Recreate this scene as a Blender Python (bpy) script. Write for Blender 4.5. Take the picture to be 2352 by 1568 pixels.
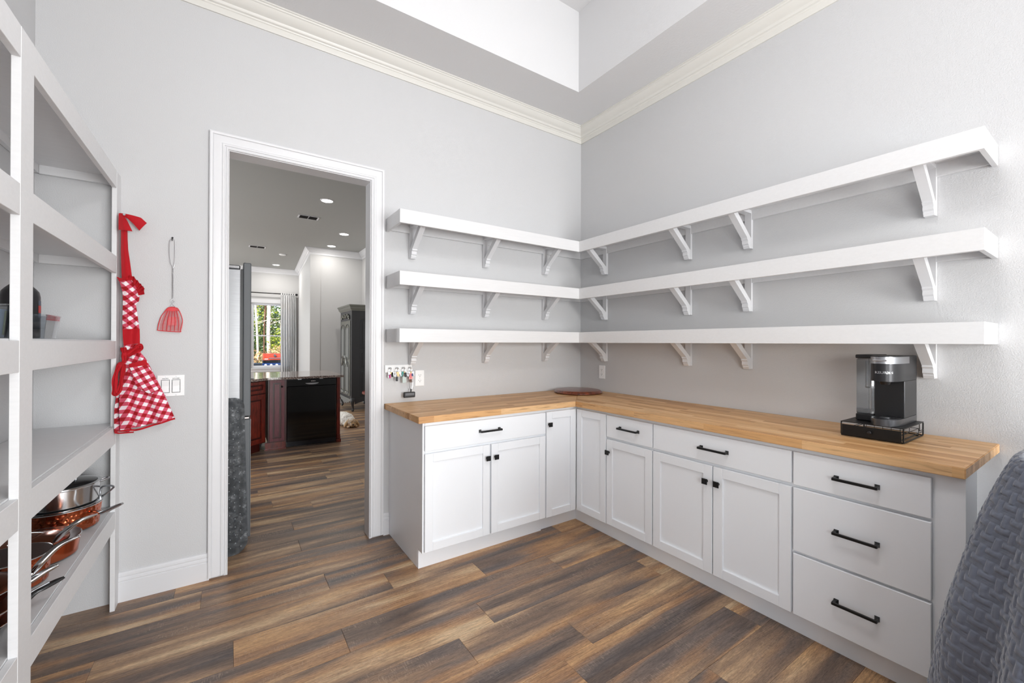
import bpy, bmesh, math, random
from math import sin, cos, pi, radians, sqrt, atan2, tan, asin, hypot
from mathutils import Vector, Matrix
import numpy as np
random.seed(7)
for o in list(bpy.data.objects): bpy.data.objects.remove(o)
SC = bpy.context.scene
COL = SC.collection

# ---------------------------------------------------------------- camera
CAM_H = 1.33
cam_d = bpy.data.cameras.new('camera'); cam = bpy.data.objects.new('camera', cam_d); COL.objects.link(cam)
cam_d.sensor_width = 36.0; cam_d.lens = 964.0/2352*36; cam_d.clip_start = 0.02; cam_d.clip_end = 400
yaw, pitch, roll = radians(33.97), radians(0.138), radians(0.187)
f = Vector((sin(yaw)*cos(pitch), cos(yaw)*cos(pitch), sin(pitch)))
r = Vector((cos(yaw), -sin(yaw), 0)); u = r.cross(f)
r2 = r*cos(roll)+u*sin(roll); u2 = -r*sin(roll)+u*cos(roll)
cam.matrix_world = Matrix(((r2.x, u2.x, -f.x, 0), (r2.y, u2.y, -f.y, 0), (r2.z, u2.z, -f.z, CAM_H), (0, 0, 0, 1)))
SC.camera = cam
SC.view_settings.view_transform = 'Standard'; SC.view_settings.look = 'None'
SC.view_settings.gamma = 1.0; SC.view_settings.use_curve_mapping = False
SC.view_settings.exposure = 0.0
SC.cycles.max_bounces = 10; SC.cycles.diffuse_bounces = 5; SC.cycles.glossy_bounces = 4
SC.cycles.transmission_bounces = 8; SC.cycles.transparent_max_bounces = 12
SC.cycles.caustics_reflective = False; SC.cycles.caustics_refractive = False
SC.cycles.sample_clamp_indirect = 6.0

# ---------------------------------------------------------------- world and lights
W = bpy.data.worlds.new('sky'); SC.world = W; W.use_nodes = True
wt = W.node_tree; wt.nodes.clear()
wo = wt.nodes.new('ShaderNodeOutputWorld'); wb = wt.nodes.new('ShaderNodeBackground')
sky = wt.nodes.new('ShaderNodeTexSky'); sky.sky_type = 'NISHITA'; sky.sun_disc = False
sky.sun_elevation = radians(42); sky.sun_rotation = radians(215); sky.air_density = 1.0; sky.dust_density = 1.5
wb.inputs['Strength'].default_value = 0.5
wt.links.new(sky.outputs[0], wb.inputs[0]); wt.links.new(wb.outputs[0], wo.inputs[0])

def light(name, kind, loc, power, color=(1, 1, 1), size=None, size_y=None, to=None, **kw):
    d = bpy.data.lights.new(name, kind); d.energy = power; d.color = color
    if kind == 'AREA':
        d.shape = 'RECTANGLE' if size_y else 'DISK'; d.size = size
        if size_y: d.size_y = size_y
    for k, v in kw.items(): setattr(d, k, v)
    o = bpy.data.objects.new(name, d); COL.objects.link(o); o.location = loc
    if to is not None: o.rotation_euler = (Vector(to)-Vector(loc)).to_track_quat('-Z', 'Y').to_euler()
    return o
# sun from the south-west (behind the camera's left), it lights the trees and the patio
light('sun', 'SUN', (0, 0, 20), 6.5, (1, .95, .86), to=(0.55*20, 0.62*20, 4), angle=radians(0.6))
# daylight through the pantry's tall glazed opening behind the camera
light('window_daylight', 'AREA', (1.55, -3.50, 1.17), 236, (.965, .985, 1.0), 1.86, 2.0, to=(1.2, 1.0, 1.22))
# added fill at an unseen west window, brightening the east wall and cabinets
light('west_fill_light', 'AREA', (-.70, -2.2, 1.35), 62, (.93, .97, 1.0), 1.7, 1.2, to=(2.7, -.4, 1.1))
# pantry pendant fixture in the middle of the room
light('pendant_light', 'POINT', (0.95, 0.45, 3.02), 37, (1.0, 1.0, 1.0), shadow_soft_size=.17)
# daylight through the kitchen's glazed doors on its left side
light('kitchen_daylight', 'AREA', (-2.85, 6.6, 1.35), 135, (.93, .97, 1.0), 3.4, 2.2, to=(3, 6.6, 1.0))
light('kitchen_far_fill', 'AREA', (-2.9, 11.2, 1.5), 130, (.96, .985, 1.0), 2.2, 1.7, to=(3, 11.2, 2.0))  # added fill, no window there; brightens the far ceiling and column wall
# ---------------------------------------------------------------- materials
def srgb(h):
    if isinstance(h, str): c = [int(h[i:i+2], 16)/255 for i in (0, 2, 4)]
    else: c = [x/255 for x in h]
    return tuple(x/12.92 if x <= .04045 else ((x+.055)/1.055)**2.4 for x in c)+(1,)
class NT:
    def __init__(s, name):
        s.m = bpy.data.materials.new(name); s.m.use_nodes = True; s.t = s.m.node_tree
        s.b = s.t.nodes['Principled BSDF']; s.out = s.t.nodes['Material Output']
    def n(s, typ, ins=None, **kw):
        x = s.t.nodes.new('ShaderNode'+typ)
        for k, v in kw.items(): setattr(x, k, v)
        for k, v in (ins or {}).items():
            sk = x.inputs[k]
            if hasattr(v, 'is_output') or isinstance(v, bpy.types.NodeSocket): s.t.links.new(v, sk)
            else: sk.default_value = v
        return x
    def math(s, op, a, b=0.0, c=0.0): return s.n('Math', {0: a, 1: b, 2: c}, operation=op).outputs[0]
    def mix(s, fac, a, b, mode='MIX'):
        x = s.n('Mix', {0: fac, 6: a, 7: b}, data_type='RGBA', blend_type=mode); return x.outputs[2]
    def ramp(s, fac, stops, interp='LINEAR'):
        x = s.n('ValToRGB', {0: fac}); x.color_ramp.interpolation = interp
        e = x.color_ramp.elements
        while len(e) < len(stops): e.new(.5)
        for i, (p, c) in enumerate(stops): e[i].position = p; e[i].color = c if len(c) == 4 else tuple(c)+(1,)
        return x.outputs[0]
    def set(s, **kw):
        for k, v in kw.items():
            k = k.replace('_', ' ')
            if isinstance(v, bpy.types.NodeSocket): s.t.links.new(v, s.b.inputs[k])
            else: s.b.inputs[k].default_value = v
        return s
    def bump(s, h, strength=.3, dist=.002):
        x = s.n('Bump', {'Height': h, 'Strength': strength, 'Distance': dist}); s.t.links.new(x.outputs[0], s.b.inputs['Normal'])
def flat(name, col, rough=.5, metal=0, **kw):
    t = NT(name); t.set(Base_Color=srgb(col), Roughness=rough, Metallic=metal, **kw); return t.m
def painted(name, col, rough, scale, dist, strength=.35, detail=2):
    t = NT(name); co = t.n('NewGeometry').outputs['Position']
    nz = t.n('TexNoise', {'Vector': co, 'Scale': scale, 'Detail': detail, 'Roughness': .55})
    big = t.n('TexNoise', {'Vector': co, 'Scale': 1.3, 'Detail': 2})
    c = srgb(col); c2 = tuple(x*.97 for x in c[:3])+(1,)
    t.set(Base_Color=t.mix(big.outputs[0], c, c2), Roughness=rough); t.bump(nz.outputs[0], strength, dist); return t.m
M = {}
M['wall'] = painted('wall_paint_grey', (200, 200, 201), .55, 210, .0022, .55, 3)
M['wall_smooth'] = painted('wall_paint_smooth', (205, 205, 206), .6, 150, .002, .2)
M['ceil'] = painted('ceiling_paint', (216, 216, 217), .7, 70, .003, .3)
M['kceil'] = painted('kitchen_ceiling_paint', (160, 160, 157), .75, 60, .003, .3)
M['kwall'] = painted('kitchen_wall_paint', (196, 195, 194), .6, 80, .002, .25)
M['trim'] = flat('trim_white', (217, 217, 219), .32)
M['crown'] = flat('crown_cream', (216, 214, 208), .35)
M['cab'] = flat('cabinet_white', (236, 238, 241), .38)
M['cabin'] = flat('cabinet_recess', (150, 152, 156), .6)
def brushy(name, col, rough=.45):
    t = NT(name); co = t.n('TexCoord').outputs['Object']
    mp = t.n('Mapping', {'Vector': co, 'Scale': (4, 30, 60)})
    nz = t.n('TexNoise', {'Vector': mp.outputs[0], 'Scale': 2.0, 'Detail': 5, 'Roughness': .6})
    c = srgb(col); c2 = tuple(x*.9 for x in c[:3])+(1,)
    t.set(Base_Color=t.mix(nz.outputs[0], c2, c), Roughness=rough); t.bump(nz.outputs[0], .15, .0008); return t.m
M['shelf'] = brushy('shelf_white_brushed', (222, 222, 223), .4)
M['plank_white'] = brushy('shelving_white', (226, 226, 227), .45)
M['black'] = flat('matte_black_metal', (20, 20, 21), .42, .3)
M['blackplastic'] = flat('black_plastic', (17, 17, 19), .4)
M['chrome'] = flat('polished_steel', (205, 206, 208), .16, 1)
M['steel'] = flat('brushed_steel', (180, 182, 186), .3, 1)
M['wire'] = flat('grey_wire', (176, 176, 178), .3, .8)
M['red'] = flat('red_cotton', (176, 2, 22), .85)
M['redplastic'] = flat('red_plastic', (205, 30, 40), .4)
M['white_plastic'] = flat('white_plastic', (240, 240, 240), .35)
M['slot'] = flat('dark_slot', (30, 30, 32), .6)
def glassy(name, col=(255, 255, 255), rough=.02, mixf=.85, fk=.8):
    t = NT(name); tr = t.n('BsdfTransparent', {'Color': srgb(col)}); gl = t.n('BsdfGlossy', {'Roughness': rough, 'Color': (.9, .9, .9, 1)})
    fr = t.n('LayerWeight', {'Blend': .25}); fac = t.math('MULTIPLY_ADD', fr.outputs['Fresnel'], fk, 1-mixf)
    mx = t.n('MixShader', {0: fac, 1: tr.outputs[0], 2: gl.outputs[0]}); t.t.links.new(mx.outputs[0], t.out.inputs[0]); return t.m
M['glass'] = glassy('window_glass', mixf=.97)
M['clear'] = glassy('clear_acrylic', (240, 242, 244), .03, .93)

def wood_floor():
    t = NT('vinyl_plank_rustic'); oi = t.n('ObjectInfo').outputs['Random']
    pos = t.n('NewGeometry').outputs['Position']
    off = t.n('CombineXYZ', {0: t.math('MULTIPLY', oi, 37.0), 1: t.math('MULTIPLY', oi, 91.0), 2: t.math('MULTIPLY', oi, 13.0)}).outputs[0]
    co = t.n('VectorMath', {0: pos, 1: off}, operation='ADD').outputs[0]
    def nz(sx, sy, sc, det, rg, dist=0.0):
        mp = t.n('Mapping', {'Vector': co, 'Scale': (sx, sy, 1)})
        return t.n('TexNoise', {'Vector': mp.outputs[0], 'Scale': sc, 'Detail': det, 'Roughness': rg, 'Distortion': dist}).outputs[0]
    broad = nz(1.0, 9.5, 1.05, 3, .45, .4)      # long bands of dark and tan across the width
    hue = nz(.8, 5.0, 1.3, 2, .5)
    grain = nz(7.0, 85, 1.7, 8, .74, .25)
    fine = nz(26, 300, 2.0, 5, .75)
    b = t.math('ADD', broad, t.math('MULTIPLY', t.math('SUBTRACT', oi, .5), .07))
    base = t.ramp(b, [(.30, srgb((92, 80, 74))), (.41, srgb((116, 97, 84))), (.50, srgb((146, 120, 98))), (.58, srgb((178, 146, 114))), (.68, srgb((206, 178, 142)))])
    base2 = t.ramp(b, [(.30, srgb((94, 86, 84))), (.43, srgb((120, 105, 96))), (.54, srgb((158, 120, 88))), (.66, srgb((192, 152, 110)))])
    hf = t.ramp(hue, [(.44, (0, 0, 0)), (.58, (1, 1, 1))])
    c = t.mix(hf, base, base2)
    g = t.ramp(grain, [(.30, (.48, .46, .45)), (.50, (1, 1, 1)), (.72, (1.4, 1.37, 1.33))])
    c = t.mix(.85, c, g, 'MULTIPLY')
    g2 = t.ramp(fine, [(.36, (.50, .49, .48)), (.50, (1.0, 1.0, 1.0)), (.68, (1.45, 1.45, 1.45))])
    c = t.mix(.75, c, g2, 'MULTIPLY')
    # cathedral figure
    mp = t.n('Mapping', {'Vector': co, 'Scale': (.75, 5.2, 1)})
    wv = t.n('TexWave', {'Vector': mp.outputs[0], 'Scale': 3.4, 'Distortion': 9, 'Detail': 4, 'Detail Scale': 1.1, 'Detail Roughness': .5}, wave_type='RINGS', rings_direction='Z')
    w = t.ramp(wv.outputs['Fac'], [(.0, (.62, .60, .58)), (.3, (1, 1, 1)), (1, (1.08, 1.08, 1.08))])
    c = t.mix(t.math('MULTIPLY', t.ramp(nz(1.2, 6, 1.4, 1, .5), [(.46, (0, 0, 0)), (.6, (1, 1, 1))]), .55), c, t.mix(1.0, c, w, 'MULTIPLY'))
    # pale scratch flecks across the grain
    fl = nz(150, 22, 1.6, 3, .7); fm = nz(3.0, 11, 1.3, 2, .5)
    k = t.math('MULTIPLY', t.ramp(fl, [(.54, (0, 0, 0)), (.62, (1, 1, 1))]), t.ramp(fm, [(.53, (0, 0, 0)), (.62, (1, 1, 1))]))
    c = t.mix(t.math('MULTIPLY', k, .30), c, srgb((196, 174, 152)))
    t.set(Base_Color=c, Roughness=t.math('MULTIPLY_ADD', grain, .22, .30), Specular_IOR_Level=.45)
    t.bump(t.math('ADD', grain, t.math('MULTIPLY', fine, .5)), .35, .0012)
    return t.m
M['floor'] = wood_floor()
def butcher(name, axis):
    t = NT(name); pos = t.n('NewGeometry').outputs['Position']; sp = t.n('SeparateXYZ', {0: pos}).outputs
    al, ac = (sp[0], sp[1]) if axis == 'x' else (sp[1], sp[0])
    row = t.math('FLOOR', t.math('DIVIDE', ac, .036))
    wn = t.n('TexWhiteNoise', {'W': row}, noise_dimensions='1D').outputs[0]
    seg = t.math('FLOOR', t.math('ADD', t.math('DIVIDE', al, .46), t.math('MULTIPLY', wn, 7.3)))
    idv = t.n('CombineXYZ', {0: row, 1: seg}).outputs[0]
    w2 = t.n('TexWhiteNoise', {'Vector': idv}, noise_dimensions='2D').outputs[0]
    sc = (2.5, 42, 42) if axis == 'x' else (42, 2.5, 42)
    mp = t.n('Mapping', {'Vector': pos, 'Scale': sc})
    off = t.n('VectorMath', {0: mp.outputs[0], 1: t.n('CombineXYZ', {0: t.math('MULTIPLY', w2, 40), 2: t.math('MULTIPLY', w2, 17)}).outputs[0]}, operation='ADD').outputs[0]
    gr = t.n('TexNoise', {'Vector': off, 'Scale': 2.0, 'Detail': 5, 'Roughness': .65, 'Distortion': .6}).outputs[0]
    tone = t.ramp(w2, [(0, srgb((184, 136, 88))), (.25, srgb((204, 158, 108))), (.6, srgb((214, 170, 120))), (1, srgb((226, 187, 141)))])
    g = t.ramp(gr, [(.30, (.52, .44, .36)), (.46, (.95, .93, .90)), (.75, (1.12, 1.1, 1.06))])
    c = t.mix(.9, tone, g, 'MULTIPLY')
    fr = t.math('FRACT', t.math('DIVIDE', ac, .036)); edge = t.math('LESS_THAN', fr, .035)
    c = t.mix(t.math('MULTIPLY', edge, .35), c, srgb((120, 76, 40)))
    t.set(Base_Color=c, Roughness=.42, Specular_IOR_Level=.4); t.bump(gr, .12, .0006); return t.m
M['butch_x'] = butcher('butcher_block_x', 'x'); M['butch_y'] = butcher('butcher_block_y', 'y')
def grainwood(name, dark, light_, sc=(6, 6, 1.2), rough=.3, coat=0.0):
    t = NT(name); co = t.n('NewGeometry').outputs['Position']
    mp = t.n('Mapping', {'Vector': co, 'Scale': sc})
    nz = t.n('TexNoise', {'Vector': mp.outputs[0], 'Scale': 6, 'Detail': 4, 'Roughness': .6, 'Distortion': .5}).outputs[0]
    t.set(Base_Color=t.ramp(nz, [(.3, srgb(dark)), (.65, srgb(light_))]), Roughness=rough, Coat_Weight=coat); return t.m
M['cherry'] = grainwood('cherry_wood', (84, 22, 14), (136, 44, 28), (8, 8, 1.5), .28, .3)
M['cherrydark'] = grainwood('cherry_wood_dark', (48, 12, 8), (82, 24, 16), (8, 8, 1.5), .35)  # darker cherry for bodies, plinth and panel grooves
M['walnut'] = grainwood('walnut_board', (52, 24, 16), (134, 66, 38), (5, 14, 5), .3, .3)
M['armoire'] = flat('armoire_dark_paint', (46, 46, 48), .36)
M['armoire_lit'] = flat('armoire_lit_front', (112, 112, 104), .32, .25)  # light on the front and cornice put into a paler tone
def granite():
    t = NT('speckled_granite'); co = t.n('NewGeometry').outputs['Position']
    v = t.n('TexVoronoi', {'Vector': co, 'Scale': 190}).outputs['Color']; n2 = t.n('TexNoise', {'Vector': co, 'Scale': 120, 'Detail': 5}).outputs[0]
    f = t.n('SeparateColor', {0: v}).outputs[0]
    c = t.ramp(t.math('ADD', t.math('MULTIPLY', f, .6), t.math('MULTIPLY', n2, .4)), [(.28, srgb((42, 32, 32))), (.42, srgb((112, 84, 78))), (.55, srgb((178, 158, 148))), (.75, srgb((214, 204, 196)))])
    t.set(Base_Color=c, Roughness=.08); return t.m
M['granite'] = granite()
def copper(name, hammered):
    t = NT(name); co = t.n('TexCoord').outputs['Object']
    t.set(Base_Color=srgb((196, 104, 70)), Metallic=1.0, Roughness=.24 if hammered else .2)
    if hammered:
        v = t.n('TexVoronoi', {'Vector': co, 'Scale': 62, 'Smoothness': .6}, feature='SMOOTH_F1').outputs['Distance']; t.bump(v, .9, .006)
    return t.m
M['copper_h'] = copper('hammered_copper', True); M['copper'] = copper('smooth_copper', False)
M['nonstick'] = flat('dark_nonstick', (60, 34, 26), .3, .2)
M['lidglass'] = flat('smoked_lid_glass', (28, 28, 30), .06)
def gingham():
    t = NT('red_gingham_cotton'); uv = t.n('TexCoord').outputs['UV']; sp = t.n('SeparateXYZ', {0: uv}).outputs
    a = t.math('LESS_THAN', t.math('FRACT', sp[0]), .5); b = t.math('LESS_THAN', t.math('FRACT', sp[1]), .5)
    s_ = t.math('MULTIPLY', t.math('ADD', a, b), .5)
    weave = t.n('TexNoise', {'Vector': t.n('Mapping', {'Vector': uv, 'Scale': (60, 4, 1)}).outputs[0], 'Scale': 3, 'Detail': 2}).outputs[0]
    c = t.ramp(s_, [(0, srgb((240, 236, 240))), (.34, srgb((206, 82, 106))), (.75, srgb((160, 3, 20)))], 'CONSTANT')
    t.set(Base_Color=t.mix(.25, c, t.ramp(weave, [(.35, (.75, .75, .75)), (.65, (1.15, 1.15, 1.15))]), 'MULTIPLY'), Roughness=.85); return t.m
M['gingham'] = gingham()
def quiltm():
    t = NT('slate_quilted_fabric'); uv = t.n('TexCoord').outputs['UV']
    n1 = t.n('TexNoise', {'Vector': uv, 'Scale': 70, 'Detail': 3, 'Roughness': .5, 'Distortion': .3}).outputs[0]
    n2 = t.n('TexNoise', {'Vector': uv, 'Scale': 6, 'Detail': 3}).outputs[0]
    c = t.mix(n2, srgb((80, 85, 98)), srgb((104, 110, 125)))
    t.set(Base_Color=c, Roughness=.55, Sheen_Weight=.5, Sheen_Roughness=.4); t.bump(n1, .35, .003); return t.m
M['quilt'] = quiltm()
def fur():
    t = NT('dog_fur'); co = t.n('TexCoord').outputs['Object']; sp = t.n('SeparateXYZ', {0: co}).outputs
    nz = t.n('TexNoise', {'Vector': co, 'Scale': 9, 'Detail': 3}).outputs[0]
    st = t.n('TexNoise', {'Vector': t.n('Mapping', {'Vector': co, 'Scale': (14, 4, 14)}).outputs[0], 'Scale': 9, 'Detail': 4}).outputs[0]
    head = t.math('MULTIPLY', t.math('LESS_THAN', sp[1], -.02), .75)
    k = t.math('ADD', head, t.math('MULTIPLY', t.math('SUBTRACT', nz, .5), 2.0))
    c = t.mix(t.ramp(k, [(.35, (0, 0, 0)), (.75, (1, 1, 1))]), srgb((246, 242, 234)), srgb((196, 162, 122)))
    t.set(Base_Color=t.mix(.6, c, t.ramp(st, [(.3, (.6, .6, .6)), (.6, (1.1, 1.1, 1.1))]), 'MULTIPLY'), Roughness=.9); t.bump(st, .6, .01); return t.m
M['fur'] = fur(); M['furtan'] = flat('dog_fur_tan', (196, 164, 124), .9); M['nose'] = flat('dog_nose', (32, 26, 26), .4)
M['lamp'] = NT('lamp_glow').set(Base_Color=(1, 1, 1, 1), Emission_Color=(1, .97, .92, 1), Emission_Strength=14).m
def sheer():
    t = NT('white_curtain_cloth'); d = t.n('BsdfDiffuse', {'Color': srgb((240, 240, 240))}); tl = t.n('BsdfTranslucent', {'Color': srgb((236, 236, 236))})
    mx = t.n('MixShader', {0: .5, 1: d.outputs[0], 2: tl.outputs[0]}); t.t.links.new(mx.outputs[0], t.out.inputs[0]); return t.m
M['curtain'] = sheer()
M['bark'] = grainwood('pine_bark_sunlit', (196, 176, 160), (242, 232, 222), (5, 5, 1), .9)
M['barkdark'] = grainwood('pine_bark_dark', (64, 44, 34), (128, 92, 70), (3, 3, .6), .9)
def leafm(name, a, b):
    t = NT(name); co = t.n('NewGeometry').outputs['Position']; nz = t.n('TexNoise', {'Vector': co, 'Scale': 2.2, 'Detail': 3}).outputs[0]
    t.set(Base_Color=t.mix(t.ramp(nz, [(.35, (0, 0, 0)), (.65, (1, 1, 1))]), srgb(a), srgb(b)), Roughness=.6); return t.m
M['leaf'] = leafm('bright_foliage', (84, 112, 22), (176, 186, 40)); M['leafdark'] = leafm('dark_foliage', (24, 46, 16), (72, 100, 28))
M['straw'] = leafm('pine_straw_ground', (150, 112, 70), (206, 176, 124))
M['grillred'] = flat('orange_enamel_lid', (176, 62, 34), .25); M['blueplastic'] = flat('blue_plastic', (26, 58, 112), .4)
M['vinyl'] = flat('white_vinyl_frame', (232, 234, 240), .35)

# ---------------------------------------------------------------- mesh helpers
class MB:
    def __init__(s): s.v = []; s.f = []; s.uv = None
    def add(s, vs, fs):
        n = len(s.v); s.v += [tuple(x) for x in vs]; s.f += [tuple(i+n for i in q) for q in fs]; return s
    def box(s, a, b, c=0.0):
        x0, y0, z0 = [min(a[i], b[i]) for i in range(3)]; x1, y1, z1 = [max(a[i], b[i]) for i in range(3)]
        if c <= 0:
            v = [(x, y, z) for z in (z0, z1) for y in (y0, y1) for x in (x0, x1)]
            return s.add(v, [(0, 2, 3, 1), (4, 5, 7, 6), (0, 1, 5, 4), (2, 6, 7, 3), (0, 4, 6, 2), (1, 3, 7, 5)])
        c = min(c, (x1-x0)*.45, (y1-y0)*.45, (z1-z0)*.45)
        bm = bmesh.new(); bmesh.ops.create_cube(bm, size=1.0)
        for v in bm.verts: v.co = ((x0+x1)/2+v.co.x*(x1-x0), (y0+y1)/2+v.co.y*(y1-y0), (z0+z1)/2+v.co.z*(z1-z0))
        bmesh.ops.bevel(bm, geom=list(bm.edges), offset=c, segments=1, affect='EDGES', clamp_overlap=True)
        s.bm(bm); return s
    def bm(s, bm):
        bm.verts.index_update(); s.add([v.co for v in bm.verts], [[v.index for v in q.verts] for q in bm.faces]); bm.free(); return s
    def cyl(s, p, q, r0, r1=None, n=16, cap=True):
        p = Vector(p); q = Vector(q); r1 = r0 if r1 is None else r1; d = (q-p).normalized()
        a = d.orthogonal().normalized(); b = d.cross(a)
        vs = [p+(a*cos(2*pi*i/n)+b*sin(2*pi*i/n))*r0 for i in range(n)]+[q+(a*cos(2*pi*i/n)+b*sin(2*pi*i/n))*r1 for i in range(n)]
        fs = [(i, (i+1) % n, n+(i+1) % n, n+i) for i in range(n)]
        if cap: fs += [tuple(range(n-1, -1, -1)), tuple(range(n, 2*n))]
        return s.add(vs, fs)
    def tube(s, pts, rad, n=8, closed=False, flatten=None):
        pts = [Vector(p) for p in pts]; m = len(pts); rs = rad if isinstance(rad, (list, tuple)) else [rad]*m
        vs = []; prev = None
        for i, p in enumerate(pts):
            if closed: t = (pts[(i+1) % m]-pts[i-1]).normalized()
            else: t = (pts[min(i+1, m-1)]-pts[max(i-1, 0)]).normalized()
            if prev is None: a = t.orthogonal().normalized()
            else:
                a = prev-t*prev.dot(t)
                a = a.normalized() if a.length > 1e-6 else t.orthogonal().normalized()
            prev = a; b = t.cross(a)
            for k in range(n):
                o = (a*cos(2*pi*k/n)+b*sin(2*pi*k/n))*rs[i]
                if flatten: fv, fs_ = flatten; o = o-Vector(fv)*o.dot(Vector(fv))*(1-fs_)
                vs.append(p+o)
        fs = []
        for i in range(m if closed else m-1):
            for k in range(n):
                j = (i+1) % m; fs.append((i*n+k, i*n+(k+1) % n, j*n+(k+1) % n, j*n+k))
        if not closed: fs += [tuple(range(n-1, -1, -1)), tuple((m-1)*n+k for k in range(n))]
        return s.add(vs, fs)
    def lathe(s, prof, c=(0, 0, 0), n=40, sx=1, sy=1):
        m = len(prof); vs = [(c[0]+p[0]*cos(2*pi*k/n)*sx, c[1]+p[0]*sin(2*pi*k/n)*sy, c[2]+p[1]) for p in prof for k in range(n)]
        fs = [(i*n+k, i*n+(k+1) % n, (i+1)*n+(k+1) % n, (i+1)*n+k) for i in range(m-1) for k in range(n)]
        if prof[0][0] > 1e-5: fs.append(tuple(range(n-1, -1, -1)))
        if prof[-1][0] > 1e-5: fs.append(tuple((m-1)*n+k for k in range(n)))
        return s.add(vs, fs)
    def prism(s, poly, d, h):
        """poly: 3d points of one face; d: extrusion direction vector; h length"""
        d = Vector(d)*h; n = len(poly); p = [Vector(q) for q in poly]
        return s.add(p+[q+d for q in p], [tuple(range(n-1, -1, -1)), tuple(range(n, 2*n))]+[(i, (i+1) % n, n+(i+1) % n, n+i) for i in range(n)])
    def sweep(s, path, prof, nrm, closed=False, caps=True):
        path = [Vector(p) for p in path]; nrm = Vector(nrm); m = len(path); k = len(prof); vs = []
        for i, p in enumerate(path):
            t0 = (p-path[i-1]).normalized() if (i > 0 or closed) else None
            t1 = (path[(i+1) % m]-p).normalized() if (i < m-1 or closed) else None
            s0 = t0.cross(nrm) if t0 else None; s1 = t1.cross(nrm) if t1 else None
            sd = s0 if s1 is None else s1 if s0 is None else (s0+s1)/(1+s0.dot(s1))
            vs += [p+sd*d+nrm*h for d, h in prof]
        fs = []
        for i in range(m if closed else m-1):
            j = (i+1) % m
            for q in range(k): fs.append((i*k+q, i*k+(q+1) % k, j*k+(q+1) % k, j*k+q))
        if not closed and caps: fs += [tuple(range(k-1, -1, -1)), tuple((m-1)*k+q for q in range(k))]
        return s.add(vs, fs)
    def grid(s, rows, thick=0.0, dirn=(0, 1, 0), uvf=None):
        R = len(rows); C = len(rows[0]); vs = [tuple(p) for rw in rows for p in rw]
        fs = [(i*C+j, i*C+j+1, (i+1)*C+j+1, (i+1)*C+j) for i in range(R-1) for j in range(C-1)]
        n0 = len(s.v)
        if thick:
            d = Vector(dirn)*thick; N = len(vs); vs += [tuple(Vector(p)+d) for p in vs]
            fs += [tuple(q+N for q in reversed(x)) for x in list(fs)]
            b = [(0, j) for j in range(C)]+[(i, C-1) for i in range(1, R)]+[(R-1, j) for j in range(C-2, -1, -1)]+[(i, 0) for i in range(R-2, 0, -1)]
            b = [i*C+j for i, j in b]
            fs += [(b[(q+1) % len(b)], b[q], b[q]+N, b[(q+1) % len(b)]+N) for q in range(len(b))]
        return s.add(vs, fs)
    def ball(s, c, r_, n=12, scl=(1, 1, 1)):
        prof = [(sin(pi*i/n)*1.0, -cos(pi*i/n)) for i in range(n+1)]
        m = len(prof); k = 2*n; vs = [(c[0]+p[0]*cos(2*pi*a/k)*r_*scl[0], c[1]+p[0]*sin(2*pi*a/k)*r_*scl[1], c[2]+p[1]*r_*scl[2]) for p in prof for a in range(k)]
        return s.add(vs, [(i*k+a, i*k+(a+1) % k, (i+1)*k+(a+1) % k, (i+1)*k+a) for i in range(m-1) for a in range(k)])
def lerp_rows(rows, nr, nc, off=None):
    """resample a coarse grid of points to nr x nc, adding off(u, v) -> vector"""
    A = np.array(rows, float); R, C = A.shape[:2]; out = []
    for i in range(nr):
        fi = i/(nr-1)*(R-1); a = min(int(fi), R-2); ti = fi-a; rw = []
        for j in range(nc):
            fj = j/(nc-1)*(C-1); b = min(int(fj), C-2); tj = fj-b
            p = (A[a, b]*(1-ti)+A[a+1, b]*ti)*(1-tj)+(A[a, b+1]*(1-ti)+A[a+1, b+1]*ti)*tj
            if off: p = p+np.array(off(j/(nc-1), i/(nr-1)))
            rw.append(tuple(p))
        out.append(rw)
    return out
def obj(name, mb, mat, parent=None, smooth=False, uvf=None, label=None):
    me = bpy.data.meshes.new(name); me.from_pydata([tuple(v) for v in mb.v], [], mb.f)
    bmx = bmesh.new(); bmx.from_mesh(me); bmesh.ops.recalc_face_normals(bmx, faces=bmx.faces)
    if uvf:
        lay = bmx.loops.layers.uv.new('UVMap')
        for fc in bmx.faces:
            for lp in fc.loops: lp[lay].uv = uvf(lp.vert.co)
    if smooth is not False:
        lim = radians(smooth if smooth is not True else 40)
        for fc in bmx.faces: fc.smooth = True
        for e in bmx.edges:
            if len(e.link_faces) == 2 and e.calc_face_angle(0) > lim: e.smooth = False
    bmx.to_mesh(me); bmx.free()
    me.materials.append(M[mat] if isinstance(mat, str) else mat)
    o = bpy.data.objects.new(name, me); COL.objects.link(o)
    if parent is not None: adopt(o, parent)
    if label: o['label'] = label
    return o
def adopt(o, parent):
    o.parent = parent; w = Matrix.Identity(4); p = parent
    while p is not None and p.type == 'EMPTY': w = Matrix.Translation(p.location) @ w; p = p.parent
    o.matrix_parent_inverse = w.inverted() if p is None else Matrix.Identity(4)
def tag(o, label, cat, group=None):
    o['label'] = label; o['category'] = cat
    if group: o['group'] = group
    return o
def thing(name, label, cat, loc=(0, 0, 0), group=None):
    o = bpy.data.objects.new(name, None); COL.objects.link(o); o.location = loc; o.empty_display_size = .05
    return tag(o, label, cat, group)
def struct(name, mb, mat, parent=None, smooth=False):
    o = obj(name, mb, mat, parent, smooth)
    if parent is None: o['kind'] = 'structure'
    return o
def B(a, b, c=0.0): return MB().box(a, b, c)
# ================================================================ room shell
XW, XE, YN, YS, ZC = -0.765, 2.727, 2.90, -3.60, 3.30
KX0, KX1, KY1 = -3.0, 2.46, 13.0
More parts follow.
